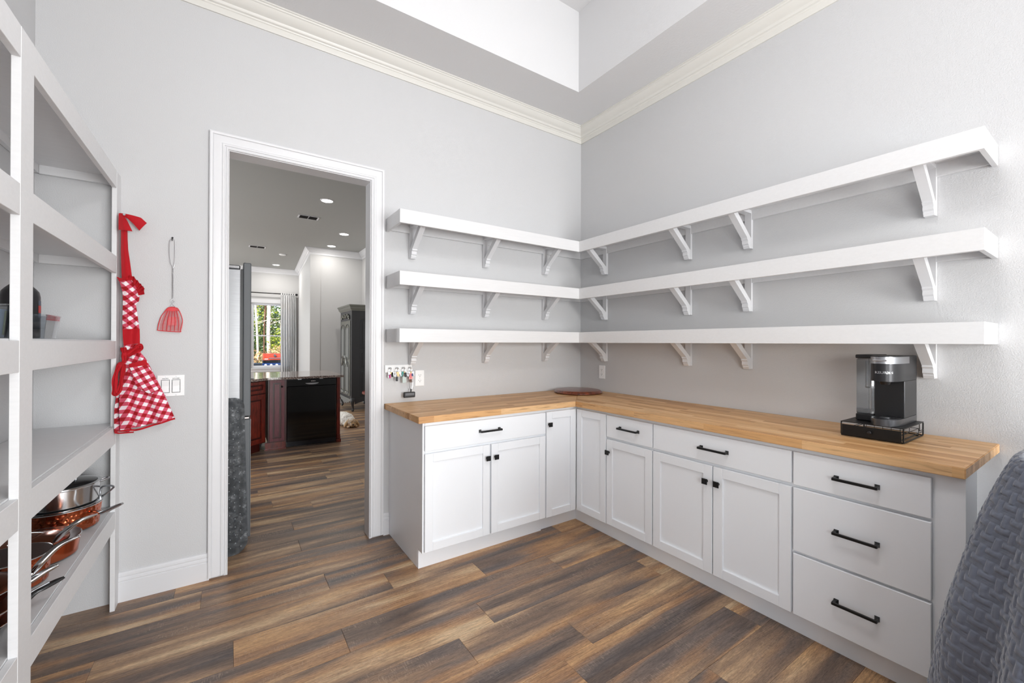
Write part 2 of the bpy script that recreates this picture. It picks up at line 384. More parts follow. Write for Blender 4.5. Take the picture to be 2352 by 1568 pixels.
# ---- floor: slab, then every plank its own piece; rows are 0.18 m deep and run along x, through the doorway
floor = struct('floor', B((-3.1, -3.75, -.06), (2.95, 13.1, -.0045)), 'slot')
JN = {-9: [], -4: [1.63], -3: [.86, 2.08], -2: [1.17], -1: [1.34], 0: [.862], 1: [1.05], 2: [.436, 1.638], 3: [.02, 1.224], 4: [-.46, .742], 5: [.455], 6: [-.115],
      7: [-.234], 8: [.388], 10: [.385], 13: [.297], 14: [1.053], 15: [.215], 16: [.80], 18: [.322], 19: [.861], 21: [.355], 22: [.82], 23: [1.305], 24: [1.455]}
def plank_mb(mb, x0, x1, y0, y1):
    g = .0004; i = .0013; e = .0008
    x0 += g; x1 -= g; y0 += g; y1 -= g
    v = [(x0, y0, -.0045), (x1, y0, -.0045), (x1, y1, -.0045), (x0, y1, -.0045), (x0, y0, -e), (x1, y0, -e), (x1, y1, -e), (x0, y1, -e),
         (x0+i, y0+i, 0), (x1-i, y0+i, 0), (x1-i, y1-i, 0), (x0+i, y1-i, 0)]
    return mb.add(v, [(8, 9, 10, 11)]+[(a, (a+1) % 4, 4+(a+1) % 4, 4+a) for a in range(4)]+[(4+a, 4+(a+1) % 4, 8+(a+1) % 4, 8+a) for a in range(4)])
far = MB(); rnd = random.Random(3)
for k in range(-29, 64):
    y0 = 1.52+.18*k; y1 = y0+.18
    xa, xb = (XW-.05, XE+.05) if y1 < 2.97 else (KX0-.05, KX1+.05)
    js = JN.get(k) or [rnd.uniform(0, 1.2)]
    L = 1.203; cuts = sorted(set([js[0]+L*n for n in range(-5, 6)]))
    if len(js) > 1: cuts = [js[0]+(js[1]-js[0])*n for n in range(-5, 6)]
    cuts = [xa]+[c for c in cuts if xa+.02 < c < xb-.02]+[xb]
    for a, b in zip(cuts, cuts[1:]):
        near = (-.5 < y0 < 6.3) and b > (-.85 if y0 < 2.9 else -.5)
        if near: obj('plank', plank_mb(MB(), a, b, y0, y1), 'floor', floor)
        else: plank_mb(far, a, b, y0, y1)
fp = obj('far_planks', far, 'floor', floor); fp['kind'] = 'stuff'

# ---- pantry walls
DX0, DX1, DZ = -.003, .79, 2.42
w = MB().box((KX0-.1, YN, 0), (DX0-.018, YN+.11, 4.05)).box((DX1+.018, YN, 0), (XE+.12, YN+.11, 4.05)).box((DX0-.018, YN, DZ+.018), (DX1+.018, YN+.11, 4.05))
struct('wall_north', w, 'wall')
struct('wall_east', B((XE, YS-.1, 0), (XE+.12, YN, 4.05)), 'wall')
struct('wall_west', MB().box((XW-.12, YS-.1, 0), (XW, -3.1, 4.05)).box((XW-.12, -1.3, 0), (XW, YN, 4.05)).box((XW-.12, -3.1, 0), (XW, -1.3, .7)).box((XW-.12, -3.1, 2.0), (XW, -1.3, 4.05)), 'wall')
w3 = struct('added_window', MB().box((XW-.06, -3.1, .7), (XW-.02, -3.04, 2.0)).box((XW-.06, -1.36, .7), (XW-.02, -1.3, 2.0)).box((XW-.06, -3.04, .7), (XW-.02, -1.36, .76)).box((XW-.06, -3.04, 1.94), (XW-.02, -1.36, 2.0)).box((XW-.06, -3.04, 1.33), (XW-.02, -1.36, 1.37)), 'vinyl')  # added unseen window framing the west fill light
obj('pane', B((XW-.045, -3.04, .76), (XW-.04, -1.36, 1.94)), 'glass', w3)
w = MB().box((XW, YS-.1, 0), (.6, YS, 4.05)).box((2.5, YS-.1, 0), (XE, YS, 4.05)).box((.6, YS-.1, 0), (2.5, YS, .12)).box((.6, YS-.1, 2.22), (2.5, YS, 4.05))
struct('wall_south', w, 'wall')
# window behind the camera
wf = MB().sweep([(.6, YS, .12), (2.5, YS, .12), (2.5, YS, 2.22), (.6, YS, 2.22)], [(-.07, 0), (.0, 0), (.0, .02), (-.07, .02)], (0, 1, 0), True)
wf.box((1.53, YS-.06, .12), (1.57, YS-.03, 2.22))
win = struct('window_1', wf, 'vinyl'); obj('pane', B((.6, YS-.05, .12), (2.5, YS-.045, 2.22)), 'glass', win)
# ---- tray ceiling: soffit ring at 3.30, vertical sides up to 3.93
TX0, TX1, TY0, TY1, TZ = XW+.455, XE-.455, YS+.455, YN-.455, 3.93
c = MB()
c.box((XW, YS, ZC), (XE, TY0, ZC+.02)).box((XW, TY1, ZC), (XE, YN, ZC+.02)).box((XW, TY0, ZC), (TX0, TY1, ZC+.02)).box((TX1, TY0, ZC), (XE, TY1, ZC+.02))
c.box((TX0-.03, TY0-.03, ZC+.02), (TX1+.03, TY0, TZ)).box((TX0-.03, TY1, ZC+.02), (TX1+.03, TY1+.03, TZ)).box((TX0-.03, TY0, ZC+.02), (TX0, TY1, TZ)).box((TX1, TY0, ZC+.02), (TX1+.03, TY1, TZ))
c.box((TX0-.06, TY0-.06, TZ), (TX1+.06, TY1+.06, TZ+.03))
struct('ceiling', c, 'ceil')
# crown moulding: section as (distance from wall, height below ceiling)
CR = [(0, 0), (0, -.115), (.008, -.115), (.010, -.108), (.013, -.084), (.018, -.080), (.020, -.074), (.030, -.070), (.034, -.064), (.037, -.058), (.040, -.056), (.048, -.052), (.060, -.042), (.072, -.028), (.078, -.020), (.084, -.017), (.086, -.010), (.093, -.008), (.093, 0)]
cr = MB().sweep([(XW, YS, ZC), (XW, YN, ZC), (XE, YN, ZC), (XE, YS, ZC)], [(d, h) for d, h in CR], (0, 0, 1), True)
struct('trim_1', cr, 'crown', smooth=22)
# ---- baseboards
BBP = [(0, 0), (.014, 0), (.014, .098), (.011, .100), (.011, .104), (.013, .108), (.012, .118), (.009, .122), (.009, .126), (.011, .129), (.010, .140), (.006, .148), (0, .150)]
struct('baseboard_north', MB().sweep([(-.463, YN, 0), (-.088, YN, 0)], BBP, (0, 0, 1)).sweep([(.884, YN, 0), (.924, YN, 0)], BBP, (0, 0, 1)), 'trim')
struct('baseboard_east', MB().sweep([(XE, .34, 0), (XE, YS, 0)], BBP, (0, 0, 1)), 'trim')
# ---- cased doorway
jb = MB().box((DX0-.018, YN-.004, 0), (DX0, YN+.114, DZ+.018)).box((DX1, YN-.004, 0), (DX1+.018, YN+.114, DZ+.018)).box((DX0, YN-.004, DZ), (DX1, YN+.114, DZ+.018))
door = struct('door_1', jb, 'trim')
CP = [(0, 0), (0, .010), (.003, .0145), (.010, .0145), (.013, .011), (.017, .011), (.019, .016), (.027, .017), (.030, .014), (.034, .013), (.038, .0145), (.068, .017), (.071, .015), (.074, .021), (.082, .023), (.088, .021), (.088, 0)]
for yy, nn, pa in ((YN, (0, -1, 0), 1), (YN+.11, (0, 1, 0), -1)):
    pth = [(DX0-.004, yy, 0.012), (DX0-.004, yy, DZ+.004), (DX1+.004, yy, DZ+.004), (DX1+.004, yy, 0.012)]
    if pa < 0: pth = pth[::-1]
    m = MB().sweep(pth, [(-d, h) for d, h in CP], nn)
    obj('casing', m, 'trim', door, smooth=20)

# ================================================================ kitchen shell beyond the doorway
struct('wall_kitchen_west', B((KX0-.1, YN+.11, 0), (KX0, KY1+.1, 3.4)), 'kwall')
struct('wall_kitchen_east', B((KX1, YN+.11, 0), (KX1+.1, 9.76, 3.4)), 'kwall')
struct('wall_kitchen_nook', MB().prism([(1.59, 9.66, 0), (KX1+.1, 9.66, 0), (KX1+.1, KY1+.1, 0), (1.75, KY1+.1, 0), (1.59, KY1, 0), (1.52, 9.9, 0)], (0, 0, 1), 3.4), 'kwall')
struct('trim_2', MB().prism([(1.40, 9.648, 0), (1.594, 9.648, 0), (1.594, 9.66, 0), (1.52, 9.90, 0), (1.60, KY1, 0), (1.59, KY1, 0), (1.40, 9.68, 0)], (0, 0, 1), 3.3), 'kwall')
WX0, WX1, WZ0, WZ1 = .489, 1.42, .645, 2.352
w = MB().box((KX0, KY1, 0), (WX0, KY1+.1, 3.4)).box((WX1, KY1, 0), (1.75, KY1+.1, 3.4)).box((WX0, KY1, 0), (WX1, KY1+.1, WZ0)).box((WX0, KY1, WZ1), (WX1, KY1+.1, 3.4))
struct('wall_kitchen_north', w, 'kwall')
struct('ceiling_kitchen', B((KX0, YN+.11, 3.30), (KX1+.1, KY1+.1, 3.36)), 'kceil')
CRK = [(d*1.15, h*1.15) for d, h in CR]
struct('trim_3', MB().sweep([(KX0, KY1, 3.30), (1.595, KY1, 3.30), (1.405, 9.655, 3.30), (KX1, 9.655, 3.30), (KX1, 3.02, 3.30)], CRK, (0, 0, 1)), 'trim', smooth=22)
# far window with a white double-hung sash
fr = MB()
def ring(mb, x0, x1, z0, z1, y0, y1, t):
    mb.box((x0, y0, z0), (x0+t, y1, z1)).box((x1-t, y0, z0), (x1, y1, z1)).box((x0+t, y0, z0), (x1-t, y1, z0+t)).box((x0+t, y0, z1-t), (x1-t, y1, z1)); return mb
ring(fr, WX0, WX1, WZ0, WZ1, KY1+.02, KY1+.07, .022)
win2 = struct('window_2', fr, 'vinyl')
obj('sash', ring(MB(), WX0+.022, WX1-.022, 1.478, WZ1-.022, KY1+.035, KY1+.06, .028), 'vinyl', win2)
obj('sash', ring(MB(), WX0+.022, WX1-.022, WZ0+.022, 1.505, KY1+.022, KY1+.034, .028), 'vinyl', win2)
obj('pane', B((WX0+.05, KY1+.046, 1.5), (WX1-.05, KY1+.049, WZ1-.05)), 'glass', win2)
obj('pane', B((WX0+.05, KY1+.027, WZ0+.05), (WX1-.05, KY1+.030, 1.48)), 'glass', win2)
obj('casing', MB().box((WX0-.09, KY1-.018, 2.365), (WX1+.09, KY1, 2.46)).box((WX0-.09, KY1-.018, .62), (WX0-.012, KY1, 2.365)).box((WX1+.012, KY1-.018, .62), (WX1+.09, KY1, 2.365)), 'trim', win2)
obj('window_sill', MB().box((WX0-.11, KY1-.05, .60), (WX1+.11, KY1+.03, .625), .004).box((WX0-.09, KY1-.02, .525), (WX1+.09, KY1, .60)), 'trim', win2)
# glazed door opening on the kitchen's west side (source of the cool daylight)
wd = MB(); ring(wd, 0, 0, 0, 0, 0, 0, 0) if False else None
d2 = MB().box((KX0, 4.9, .02), (KX0+.05, 4.98, 2.5)).box((KX0, 8.22, .02), (KX0+.05, 8.3, 2.5)).box((KX0, 4.98, 2.42), (KX0+.05, 8.22, 2.5)).box((KX0, 6.56, .02), (KX0+.05, 6.64, 2.42))
dd = struct('door_2', d2, 'vinyl'); obj('pane', B((KX0+.02, 4.98, .05), (KX0+.03, 6.56, 2.42)), 'glass', dd); obj('pane', B((KX0+.02, 6.64, .05), (KX0+.03, 8.22, 2.42)), 'glass', dd)

# recessed lamps, vents, smoke alarm on the kitchen ceiling
LP = [(1.125, 6.30, 'brightest recessed ceiling lamp, nearest the pantry doorway'), (1.735, 8.08, 'middle recessed lamp of three on the kitchen ceiling right side'),
      (1.737, 9.23, 'recessed ceiling lamp just in front of the crown moulding by the armoire'), (.99, 12.3, 'smallest recessed ceiling lamp, far off above the window')]
for x, y, lab in LP:
    t = thing('recessed_lamp', lab, 'ceiling lamp', (x, y, 3.3), 'recessed lamps in the kitchen ceiling')
    obj('trim_ring', MB().lathe([(.072, 3.299), (.072, 3.294), (.088, 3.296), (.09, 3.2995)], (x, y, 0), 28), 'trim', t, smooth=True)
    obj('lens', MB().lathe([(.0, 3.2935), (.072, 3.2945), (.072, 3.299)], (x, y, 0), 28), 'lamp', t, smooth=True)
    light('recessed_lamp_light', 'AREA', (x, y, 3.285), 7 if 9 < y < 10 else 13, (1, .97, .93), .13, to=(x, y, 0))
VN = [(1.03, 7.30, .30, 'dark slotted air vent on the kitchen ceiling nearer the doorway'), (.475, 10.17, .30, 'smaller looking slotted air vent farther down the kitchen ceiling')]
for x, y, wv, lab in VN:
    t = thing('ceiling_vent', lab, 'air vent', (x, y, 3.3), 'air vents in the kitchen ceiling')
    fr = MB()
    for a, b in ((-wv/2, -wv/2+.025), (-.006, .006), (wv/2-.025, wv/2)): fr.box((x+a, y-.09, 3.292), (x+b, y+.09, 3.299))
    fr.box((x-wv/2, y-.095, 3.292), (x+wv/2, y-.085, 3.299)).box((x-wv/2, y+.085, 3.292), (x+wv/2, y+.095, 3.299))
    obj('frame', fr, 'trim', t); obj('backing', B((x-wv/2, y-.085, 3.297), (x+wv/2, y+.085, 3.299)), 'slot', t)
    for q in range(7):
        yy = y-.075+q*.025; obj('slat', MB().add([(x-wv/2+.02, yy-.006, 3.298), (x+wv/2-.02, yy-.006, 3.298), (x+wv/2-.02, yy+.004, 3.290), (x-wv/2+.02, yy+.004, 3.290)], [(0, 1, 2, 3)]), 'slot', t)
t = obj('smoke_alarm', MB().lathe([(0, 3.278), (.05, 3.279), (.068, 3.286), (.072, 3.299)], (.99, 10.75, 0), 28), 'white_plastic', smooth=True)
tag(t, 'white round smoke alarm on the kitchen ceiling between vent and far lamp', 'smoke alarm')
# pantry pendant below the tray (above and behind the frame)
t = thing('pendant_lamp', 'round white pendant lamp hanging from the middle of the tray ceiling', 'ceiling lamp', (.95, .45, 3.93))
obj('canopy', MB().lathe([(.0, 3.90), (.06, 3.905), (.07, 3.93)], (.95, .45, 0), 28), 'trim', t, smooth=True)
obj('stem', MB().cyl((.95, .45, 3.24), (.95, .45, 3.91), .008, n=10), 'steel', t, True)
obj('lamp_shade', MB().lathe([(.02, 3.24), (.19, 3.23), (.195, 3.22), (.19, 3.21), (.02, 3.205)], (.95, .45, 0), 32), 'trim', t, smooth=True)
# ================================================================ base cabinets
FA, FB = 2.30, 2.125     # face-frame planes: y for the run on the north wall, x for the run on the east wall
def PA(a, d, z): return (a, FA-d, z)
def PB(a, d, z): return (FB-d, a, z)
def fb(mb, P, a0, a1, d0, d1, z0, z1, c=0.0): return mb.box(P(a0, d0, z0), P(a1, d1, z1), c)
TH = .020
def slab(P, a0, a1, z0, z1): return fb(MB(), P, a0, a1, .0015, TH, z0, z1, .0018)
def shaker(P, a0, a1, z0, z1, rl=.05):
    m = MB(); g = .0004
    fb(m, P, a0, a0+rl-g, .0015, TH, z0, z1, .0014); fb(m, P, a1-rl+g, a1, .0015, TH, z0, z1, .0014)
    fb(m, P, a0+rl, a1-rl, .0015, TH-.0002, z0, z0+rl, .0014); fb(m, P, a0+rl, a1-rl, .0015, TH-.0002, z1-rl, z1, .0014)
    fb(m, P, a0+rl-.004, a1-rl+.004, .0025, TH-.011, z0+rl-.004, z1-rl+.004); return m
def knob(P, a, z, parent):
    m = MB(); c = P(a, TH, z); e = P(a, TH+.018, z); m.cyl(c, P(a, TH+.003, z), .009, .007, 14).cyl(P(a, TH+.002, z), e, .0055, .0065, 12)
    h = .0155; q = .0125
    v = [P(a-q, TH+.014, z-q), P(a+q, TH+.014, z-q), P(a+q, TH+.014, z+q), P(a-q, TH+.014, z+q), P(a-h, TH+.021, z-h), P(a+h, TH+.021, z-h), P(a+h, TH+.021, z+h), P(a-h, TH+.021, z+h),
         P(a-h+.003, TH+.0255, z-h+.003), P(a+h-.003, TH+.0255, z-h+.003), P(a+h-.003, TH+.0255, z+h-.003), P(a-h+.003, TH+.0255, z+h-.003)]
    m.add(v, [(0, 3, 2, 1), (8, 9, 10, 11)]+[(i, (i+1) % 4, 4+(i+1) % 4, 4+i) for i in range(4)]+[(4+i, 4+(i+1) % 4, 8+(i+1) % 4, 8+i) for i in range(4)])
    return obj('knob', m, 'black', parent)
def pull(P, a0, a1, z, parent):
    m = MB(); fb(m, P, a0, a1, TH+.024, TH+.033, z-.0055, z+.0055, .001)
    for a, s in ((a0, 1), (a1, -1)):
        fb(m, P, a, a+s*.010, TH+.006, TH+.026, z-.0055, z+.0055)
        v = [P(a-s*.001, TH, z-.010), P(a+s*.016, TH, z-.010), P(a+s*.016, TH, z+.010), P(a-s*.001, TH, z+.010), P(a, TH+.010, z-.0055), P(a+s*.010, TH+.010, z-.0055), P(a+s*.010, TH+.010, z+.0055), P(a, TH+.010, z+.0055)]
        m.add(v, [(0, 3, 2, 1), (4, 5, 6, 7)]+[(i, (i+1) % 4, 4+(i+1) % 4, 4+i) for i in range(4)])
    return obj('pull', m, 'black', parent)
def carcass(P, a0, a1, depth, parent):
    m = MB(); fb(m, P, a0, a1, -depth, 0, .112, .865); obj('body', m, 'cab', parent)
    m = MB(); fb(m, P, a0, a1, -.082, -.066, 0, .112); obj('toe_kick', m, 'cab', parent)
ZD0, ZD1, ZT0, ZT1 = .117, .684, .700, .845
# left run
t = thing('base_cabinet', 'white base cabinet with one wide drawer over two doors beside the doorway', 'cabinet', (1.38, 2.6, 0), 'white base cabinets')
m = MB(); fb(m, PA, .943, 1.836, -.598, 0, .112, .865); obj('body', m, 'cab', t)
obj('toe_kick', MB().box((.926, 2.352, 0), (1.836, 2.366, .122)), 'cab', t)
obj('side_panel', MB().prism([(.925, 2.302, .865), (.925, 2.302, .112), (.925, 2.368, .112), (.925, 2.368, 0), (.925, 2.898, 0), (.925, 2.898, .865)], (1, 0, 0), .017), 'cab', t)
obj('face_frame', MB().box((.925, 2.292, .112), (.9345, 2.302, .865)), 'cab', t)
d = obj('drawer', slab(PA, .937, 1.819, ZT0, ZT1), 'cab', t); pull(PA, 1.291, 1.446, .777, d)
d = obj('door', shaker(PA, .937, 1.371, ZD0, ZD1), 'cab', t); knob(PA, 1.350, .603, d)
d = obj('door', shaker(PA, 1.383, 1.819, ZD0, ZD1), 'cab', t); knob(PA, 1.411, .603, d)
t = thing('base_cabinet', 'white corner base cabinet with two narrow full-height doors meeting in the corner', 'cabinet', (2.4, 2.6, 0), 'white base cabinets')
m = MB(); m.box((1.836, 2.30, .112), (2.725, 2.898, .865)).box((2.125, 1.989, .112), (2.725, 2.30, .865)); obj('body', m, 'cab', t)
m = MB(); m.box((1.836, 2.366, 0), (2.18, 2.382, .112)).box((2.178, 1.989, 0), (2.192, 2.366, .112)); obj('toe_kick', m, 'cab', t)
d = obj('door', shaker(PA, 1.829, 2.101, ZD0-.003, ZT1+.003), 'cab', t); knob(PA, 1.850, .761, d)
obj('door', shaker(PB, 1.993, 2.277, ZD0-.003, ZT1+.003), 'cab', t)
# right run
def unit_b(lab, a0, a1): 
    t = thing('base_cabinet', lab, 'cabinet', (2.42, (a0+a1)/2, 0), 'white base cabinets')
    m = MB(); fb(m, PB, a0, a1, -.60, 0, .112, .865); obj('body', m, 'cab', t)
    m = MB(); fb(m, PB, a0, a1, -.067, -.053, 0, .112); obj('toe_kick', m, 'cab', t); return t
t = unit_b('narrow white base cabinet with one small drawer above a single door', 1.614, 1.989)
d = obj('drawer', slab(PB, 1.618, 1.985, ZT0, ZT1), 'cab', t); pull(PB, 1.714, 1.872, .777, d)
d = obj('door', shaker(PB, 1.620, 1.985, ZD0, ZD1), 'cab', t); knob(PB, 1.964, .600, d)
t = unit_b('wide white base cabinet on the right wall with one drawer over two doors', .863, 1.614)
d = obj('drawer', slab(PB, .867, 1.610, ZT0, ZT1), 'cab', t); pull(PB, 1.154, 1.308, .772, d)
d = obj('door', shaker(PB, 1.242, 1.611, ZD0, ZD1), 'cab', t); knob(PB, 1.272, .600, d)
d = obj('door', shaker(PB, .868, 1.235, ZD0, ZD1), 'cab', t); knob(PB, 1.209, .600, d)
t = unit_b('white base cabinet with three stacked plain drawers next to the grey quilt', .405, .863)
for z0, z1, zp in ((ZT0-.003, ZT1, .769), (.402, .684, .544), (.117, .390, .255)):
    d = obj('drawer', slab(PB, .411, .859, z0, z1), 'cab', t); pull(PB, .556, .704, zp, d)
obj('filler_panel', MB().box((2.117, .327, 0), (2.135, .404, .865)).box((2.135, .327, 0), (2.30, .343, .865)), 'cab', t)

# ---- countertops, mitred in the corner
ZB, ZTOP = .867, .905
t = MB().prism([(.890, 2.263, ZB), (2.0828, 2.263, ZB), (2.7175, 2.8977, ZB), (.890, 2.8977, ZB)], (0, 0, 1), ZTOP-ZB)
def soften(mb, w_):
    bm = bmesh.new(); vs = [bm.verts.new(v) for v in mb.v]
    for q in mb.f: bm.faces.new([vs[i] for i in q])
    bmesh.ops.bevel(bm, geom=[e for e in bm.edges], offset=w_, segments=2, affect='EDGES'); m = MB(); m.bm(bm); return m
o = obj('countertop', soften(t, .0025), 'butch_x'); tag(o, 'butcher block countertop on the cabinets beside the doorway', 'countertop', 'butcher block countertops')
t = MB().prism([(2.083, 2.2625, ZB), (2.083, .322, ZB), (2.7245, .322, ZB), (2.7245, 2.8975, ZB), (2.718, 2.8975, ZB)], (0, 0, 1), ZTOP-ZB)
o = obj('countertop', soften(t, .0025), 'butch_y'); tag(o, 'long butcher block countertop along the right wall under the coffee maker', 'countertop', 'butcher block countertops')

# ================================================================ three L-shaped wall shelves with brackets
SX, SY = .897, .327
def bracket(P, a0, zt, zb):
    m = MB(); tk = .040; dv = Vector(P(1, 0, 0))-Vector(P(0, 0, 0))
    m.prism([P(a0, .002, zt), P(a0, .262, zt), P(a0, .262, zt-.020), P(a0, .002, zt-.020)], dv, tk)
    m.prism([P(a0, .002, zt-.019), P(a0, .024, zt-.019), P(a0, .024, zb+.004), P(a0, .016, zb), P(a0, .002, zb)], dv, tk)
    e = .0015
    m.prism([P(a0+e, .262, zt-.012), P(a0+e, .262, zt-.022), P(a0+e, .070, zb+.062), P(a0+e, .070, zb+.054), P(a0+e, .059, zb+.046), P(a0+e, .059, zb+.026), P(a0+e, .050, zb+.019), P(a0+e, .050, zb+.014), P(a0+e, .040, zb-.0005),
             P(a0+e, .018, zb+.0005), P(a0+e, .018, zb+.060), P(a0+e, .212, zt-.012)], dv, tk-2*e)
    return m
for z1, zb, lab in ((2.182, 1.923, 'topmost'), (1.786, 1.530, 'middle'), (1.418, 1.170, 'lowest')):
    z0 = z1-.089
    t = thing('corner_shelf', '%s white L-shaped wall shelf wrapping the corner above the countertop' % lab, 'shelf', (2.45, 2.6, z0), 'white corner shelves')
    obj('shelf_board', MB().box((SX+.018, YN-.272, z1-.02), (XE-.02, YN-.002, z1-.0015)), 'shelf', t)
    obj('shelf_board', MB().box((XE-.272, SY+.018, z1-.02), (XE-.002, YN-.272, z1-.0015)), 'shelf', t)
    c_ = .0012
    obj('fascia', MB().box((SX, YN-.290, z0), (XE-.290, YN-.272, z1), c_), 'shelf', t); obj('fascia', MB().box((XE-.290, SY, z0), (XE-.272, YN-.272, z1), c_), 'shelf', t)
    obj('end_board', MB().box((SX, YN-.2725, z0), (SX+.018, YN-.002, z1), c_), 'shelf', t); obj('end_board', MB().box((XE-.2725, SY, z0), (XE-.002, SY+.018, z1), c_), 'shelf', t)
    obj('cleat', MB().box((SX+.018, YN-.020, z0+.011), (XE-.022, YN-.002, z1-.02)), 'shelf', t); obj('cleat', MB().box((XE-.020, SY+.018, z0+.011), (XE-.002, YN-.02, z1-.02)), 'shelf', t)
    PN = lambda a, d, z: (a, YN-.020-d*.93, z); PE = lambda a, d, z: (XE-.020-d*.93, a, z)
    for a in (1.060, 1.664, 2.264): obj('bracket', bracket(lambda a_, d, z: (a_, YN-d, z), a, z1-.0205, zb), 'trim', t)
    for a in (.513, 1.340, 1.756, 2.556): obj('bracket', bracket(lambda a_, d, z: (XE-d, a_, z), a, z1-.0205, zb), 'trim', t)

# ================================================================ built-in open shelving on the left
FX = -.463
t = thing('pantry_shelving', 'white built-in open shelving unit holding pots and storage bins', 'shelving', (-.6, 1.1, 0))
ys = [(2.81, 2.899), (1.66, 1.75), (.51, .60), (-.64, -.55)]
for a, b in ys: obj('stile', MB().box((FX-.019, a, 0), (FX, b, 2.171), .0012), 'plank_white', t)
for zt in (2.171, 1.750, 1.331, .910, .490):
    for (a0, a1), (b0, b1) in zip(ys[1:], ys): obj('rail', MB().box((FX-.0185, a1, zt-.085), (FX-.0006, b0, zt), .001), 'plank_white', t)
    obj('shelf_board', MB().box((XW+.002, -.64, zt-.013), (FX-.0195, 2.897, zt+.005)), 'plank_white', t)
    obj('cleat', MB().box((XW+.002, -.64, zt-.053), (XW+.020, 2.875, zt-.013)), 'plank_white', t)
    obj('cleat', MB().box((XW+.020, 2.878, zt-.053), (FX-.030, 2.897, zt-.013)), 'plank_white', t)
    for a, b in ys[1:]: obj('cleat', MB().box((XW+.020, a+.03, zt-.053), (FX-.0195, b-.04, zt-.013)), 'plank_white', t)
# ================================================================ things in the pantry
def text(body, size, loc, xdir, zdir, mat, parent, ext=.0004, label=None, wide=1.0):
    c = bpy.data.curves.new('lettering', 'FONT'); c.body = body; c.size = size; c.extrude = ext; c.align_x = 'CENTER'; c.align_y = 'CENTER'; c.offset = size*.018
    o = bpy.data.objects.new('lettering', c); COL.objects.link(o); c.materials.append(M[mat])
    x = Vector(xdir).normalized(); z = Vector(zdir).normalized(); n = x.cross(z)
    o.matrix_world = Matrix(((x.x*wide, z.x, n.x, loc[0]), (x.y*wide, z.y, n.y, loc[1]), (x.z*wide, z.z, n.z, loc[2]), (0, 0, 0, 1)))
    mw = o.matrix_world.copy(); bpy.context.view_layer.update()
    me = bpy.data.meshes.new_from_object(o.evaluated_get(bpy.context.evaluated_depsgraph_get())); me.transform(mw)
    bpy.data.objects.remove(o); o = bpy.data.objects.new('lettering', me); COL.objects.link(o); adopt(o, parent); return o
# ---- outlets
def outlet(P, a0, a1, z0, z1, lab):
    am, zm = (a0+a1)/2, (z0+z1)/2
    t = thing('wall_outlet', lab, 'outlet', P(am, 0, zm), 'white duplex outlets')
    m = MB(); m.box(P(a0, .0015, z0), P(a1, .006, z1), .002); obj('cover_plate', m, 'white_plastic', t)
    for zc in (zm+.0195, zm-.0195):
        k = obj('receptacle', MB().prism([P(am+.0165*cos(q)*(1), .005, zc+max(-.0125, min(.0125, .0165*sin(q)))) for q in [2*pi*i/24 for i in range(24)]], Vector(P(0, 1, 0))-Vector(P(0, 0, 0)), .0025), 'white_plastic', t)
        m = MB()
        for da in (-.0063, .0063): m.box(P(am+da-.0009, .0072, zc-.001), P(am+da+.0009, .0082, zc+.0075))
        m.cyl(P(am, .0072, zc-.0065), P(am, .0082, zc-.0065), .0026, n=10); obj('slots', m, 'slot', k)
    obj('screw', MB().cyl(P(am, .005, zm), P(am, .0068, zm), .0025, n=10), 'steel', t)
outlet(lambda a, d, z: (a, YN-d, z), 1.111, 1.180, 1.013, 1.128, 'white wall outlet beside the hanging keys')
outlet(lambda a, d, z: (XE-d, a, z), 2.586, 2.657, 1.014, 1.131, 'white wall outlet on the right wall above the round cutting board')
# ---- light switches
t = thing('light_switch', 'white double rocker light switch plate beside the apron', 'light switch', (-.258, YN, 1.09))
obj('cover_plate', MB().box((-.317, YN-.006, 1.035), (-.201, YN-.0015, 1.149), .002), 'white_plastic', t)
for x0, x1, tx in ((-.299, -.265, 'PANTRY'), (-.254, -.220, 'KITCHEN')):
    obj('rocker', MB().add([(x0, YN-.0058, 1.056), (x1, YN-.0058, 1.056), (x1, YN-.0058, 1.123), (x0, YN-.0058, 1.123), (x0+.002, YN-.0105, 1.058), (x1-.002, YN-.0105, 1.058), (x1-.002, YN-.0068, 1.0905), (x0+.002, YN-.0068, 1.0905), (x1-.002, YN-.0105, 1.121), (x0+.002, YN-.0105, 1.121)],
        [(4, 5, 6, 7), (7, 6, 8, 9), (0, 1, 5, 4), (3, 9, 8, 2), (0, 4, 7, 9, 3), (1, 2, 8, 6, 5)]), 'white_plastic', t)
    obj('gap', MB().box((x0-.0012, YN-.0063, 1.0545), (x1+.0012, YN-.0055, 1.1245)), 'slot', t)
    text(tx, .0062, ((x0+x1)/2, YN-.0062, 1.1305), (1, 0, 0), (0, 0, 1), 'slot', t, wide=1.15)
    for z in (1.140, 1.0415): obj('screw', MB().cyl(((x0+x1)/2, YN-.0055, z), ((x0+x1)/2, YN-.0072, z), .0024, n=10), 'steel', t)
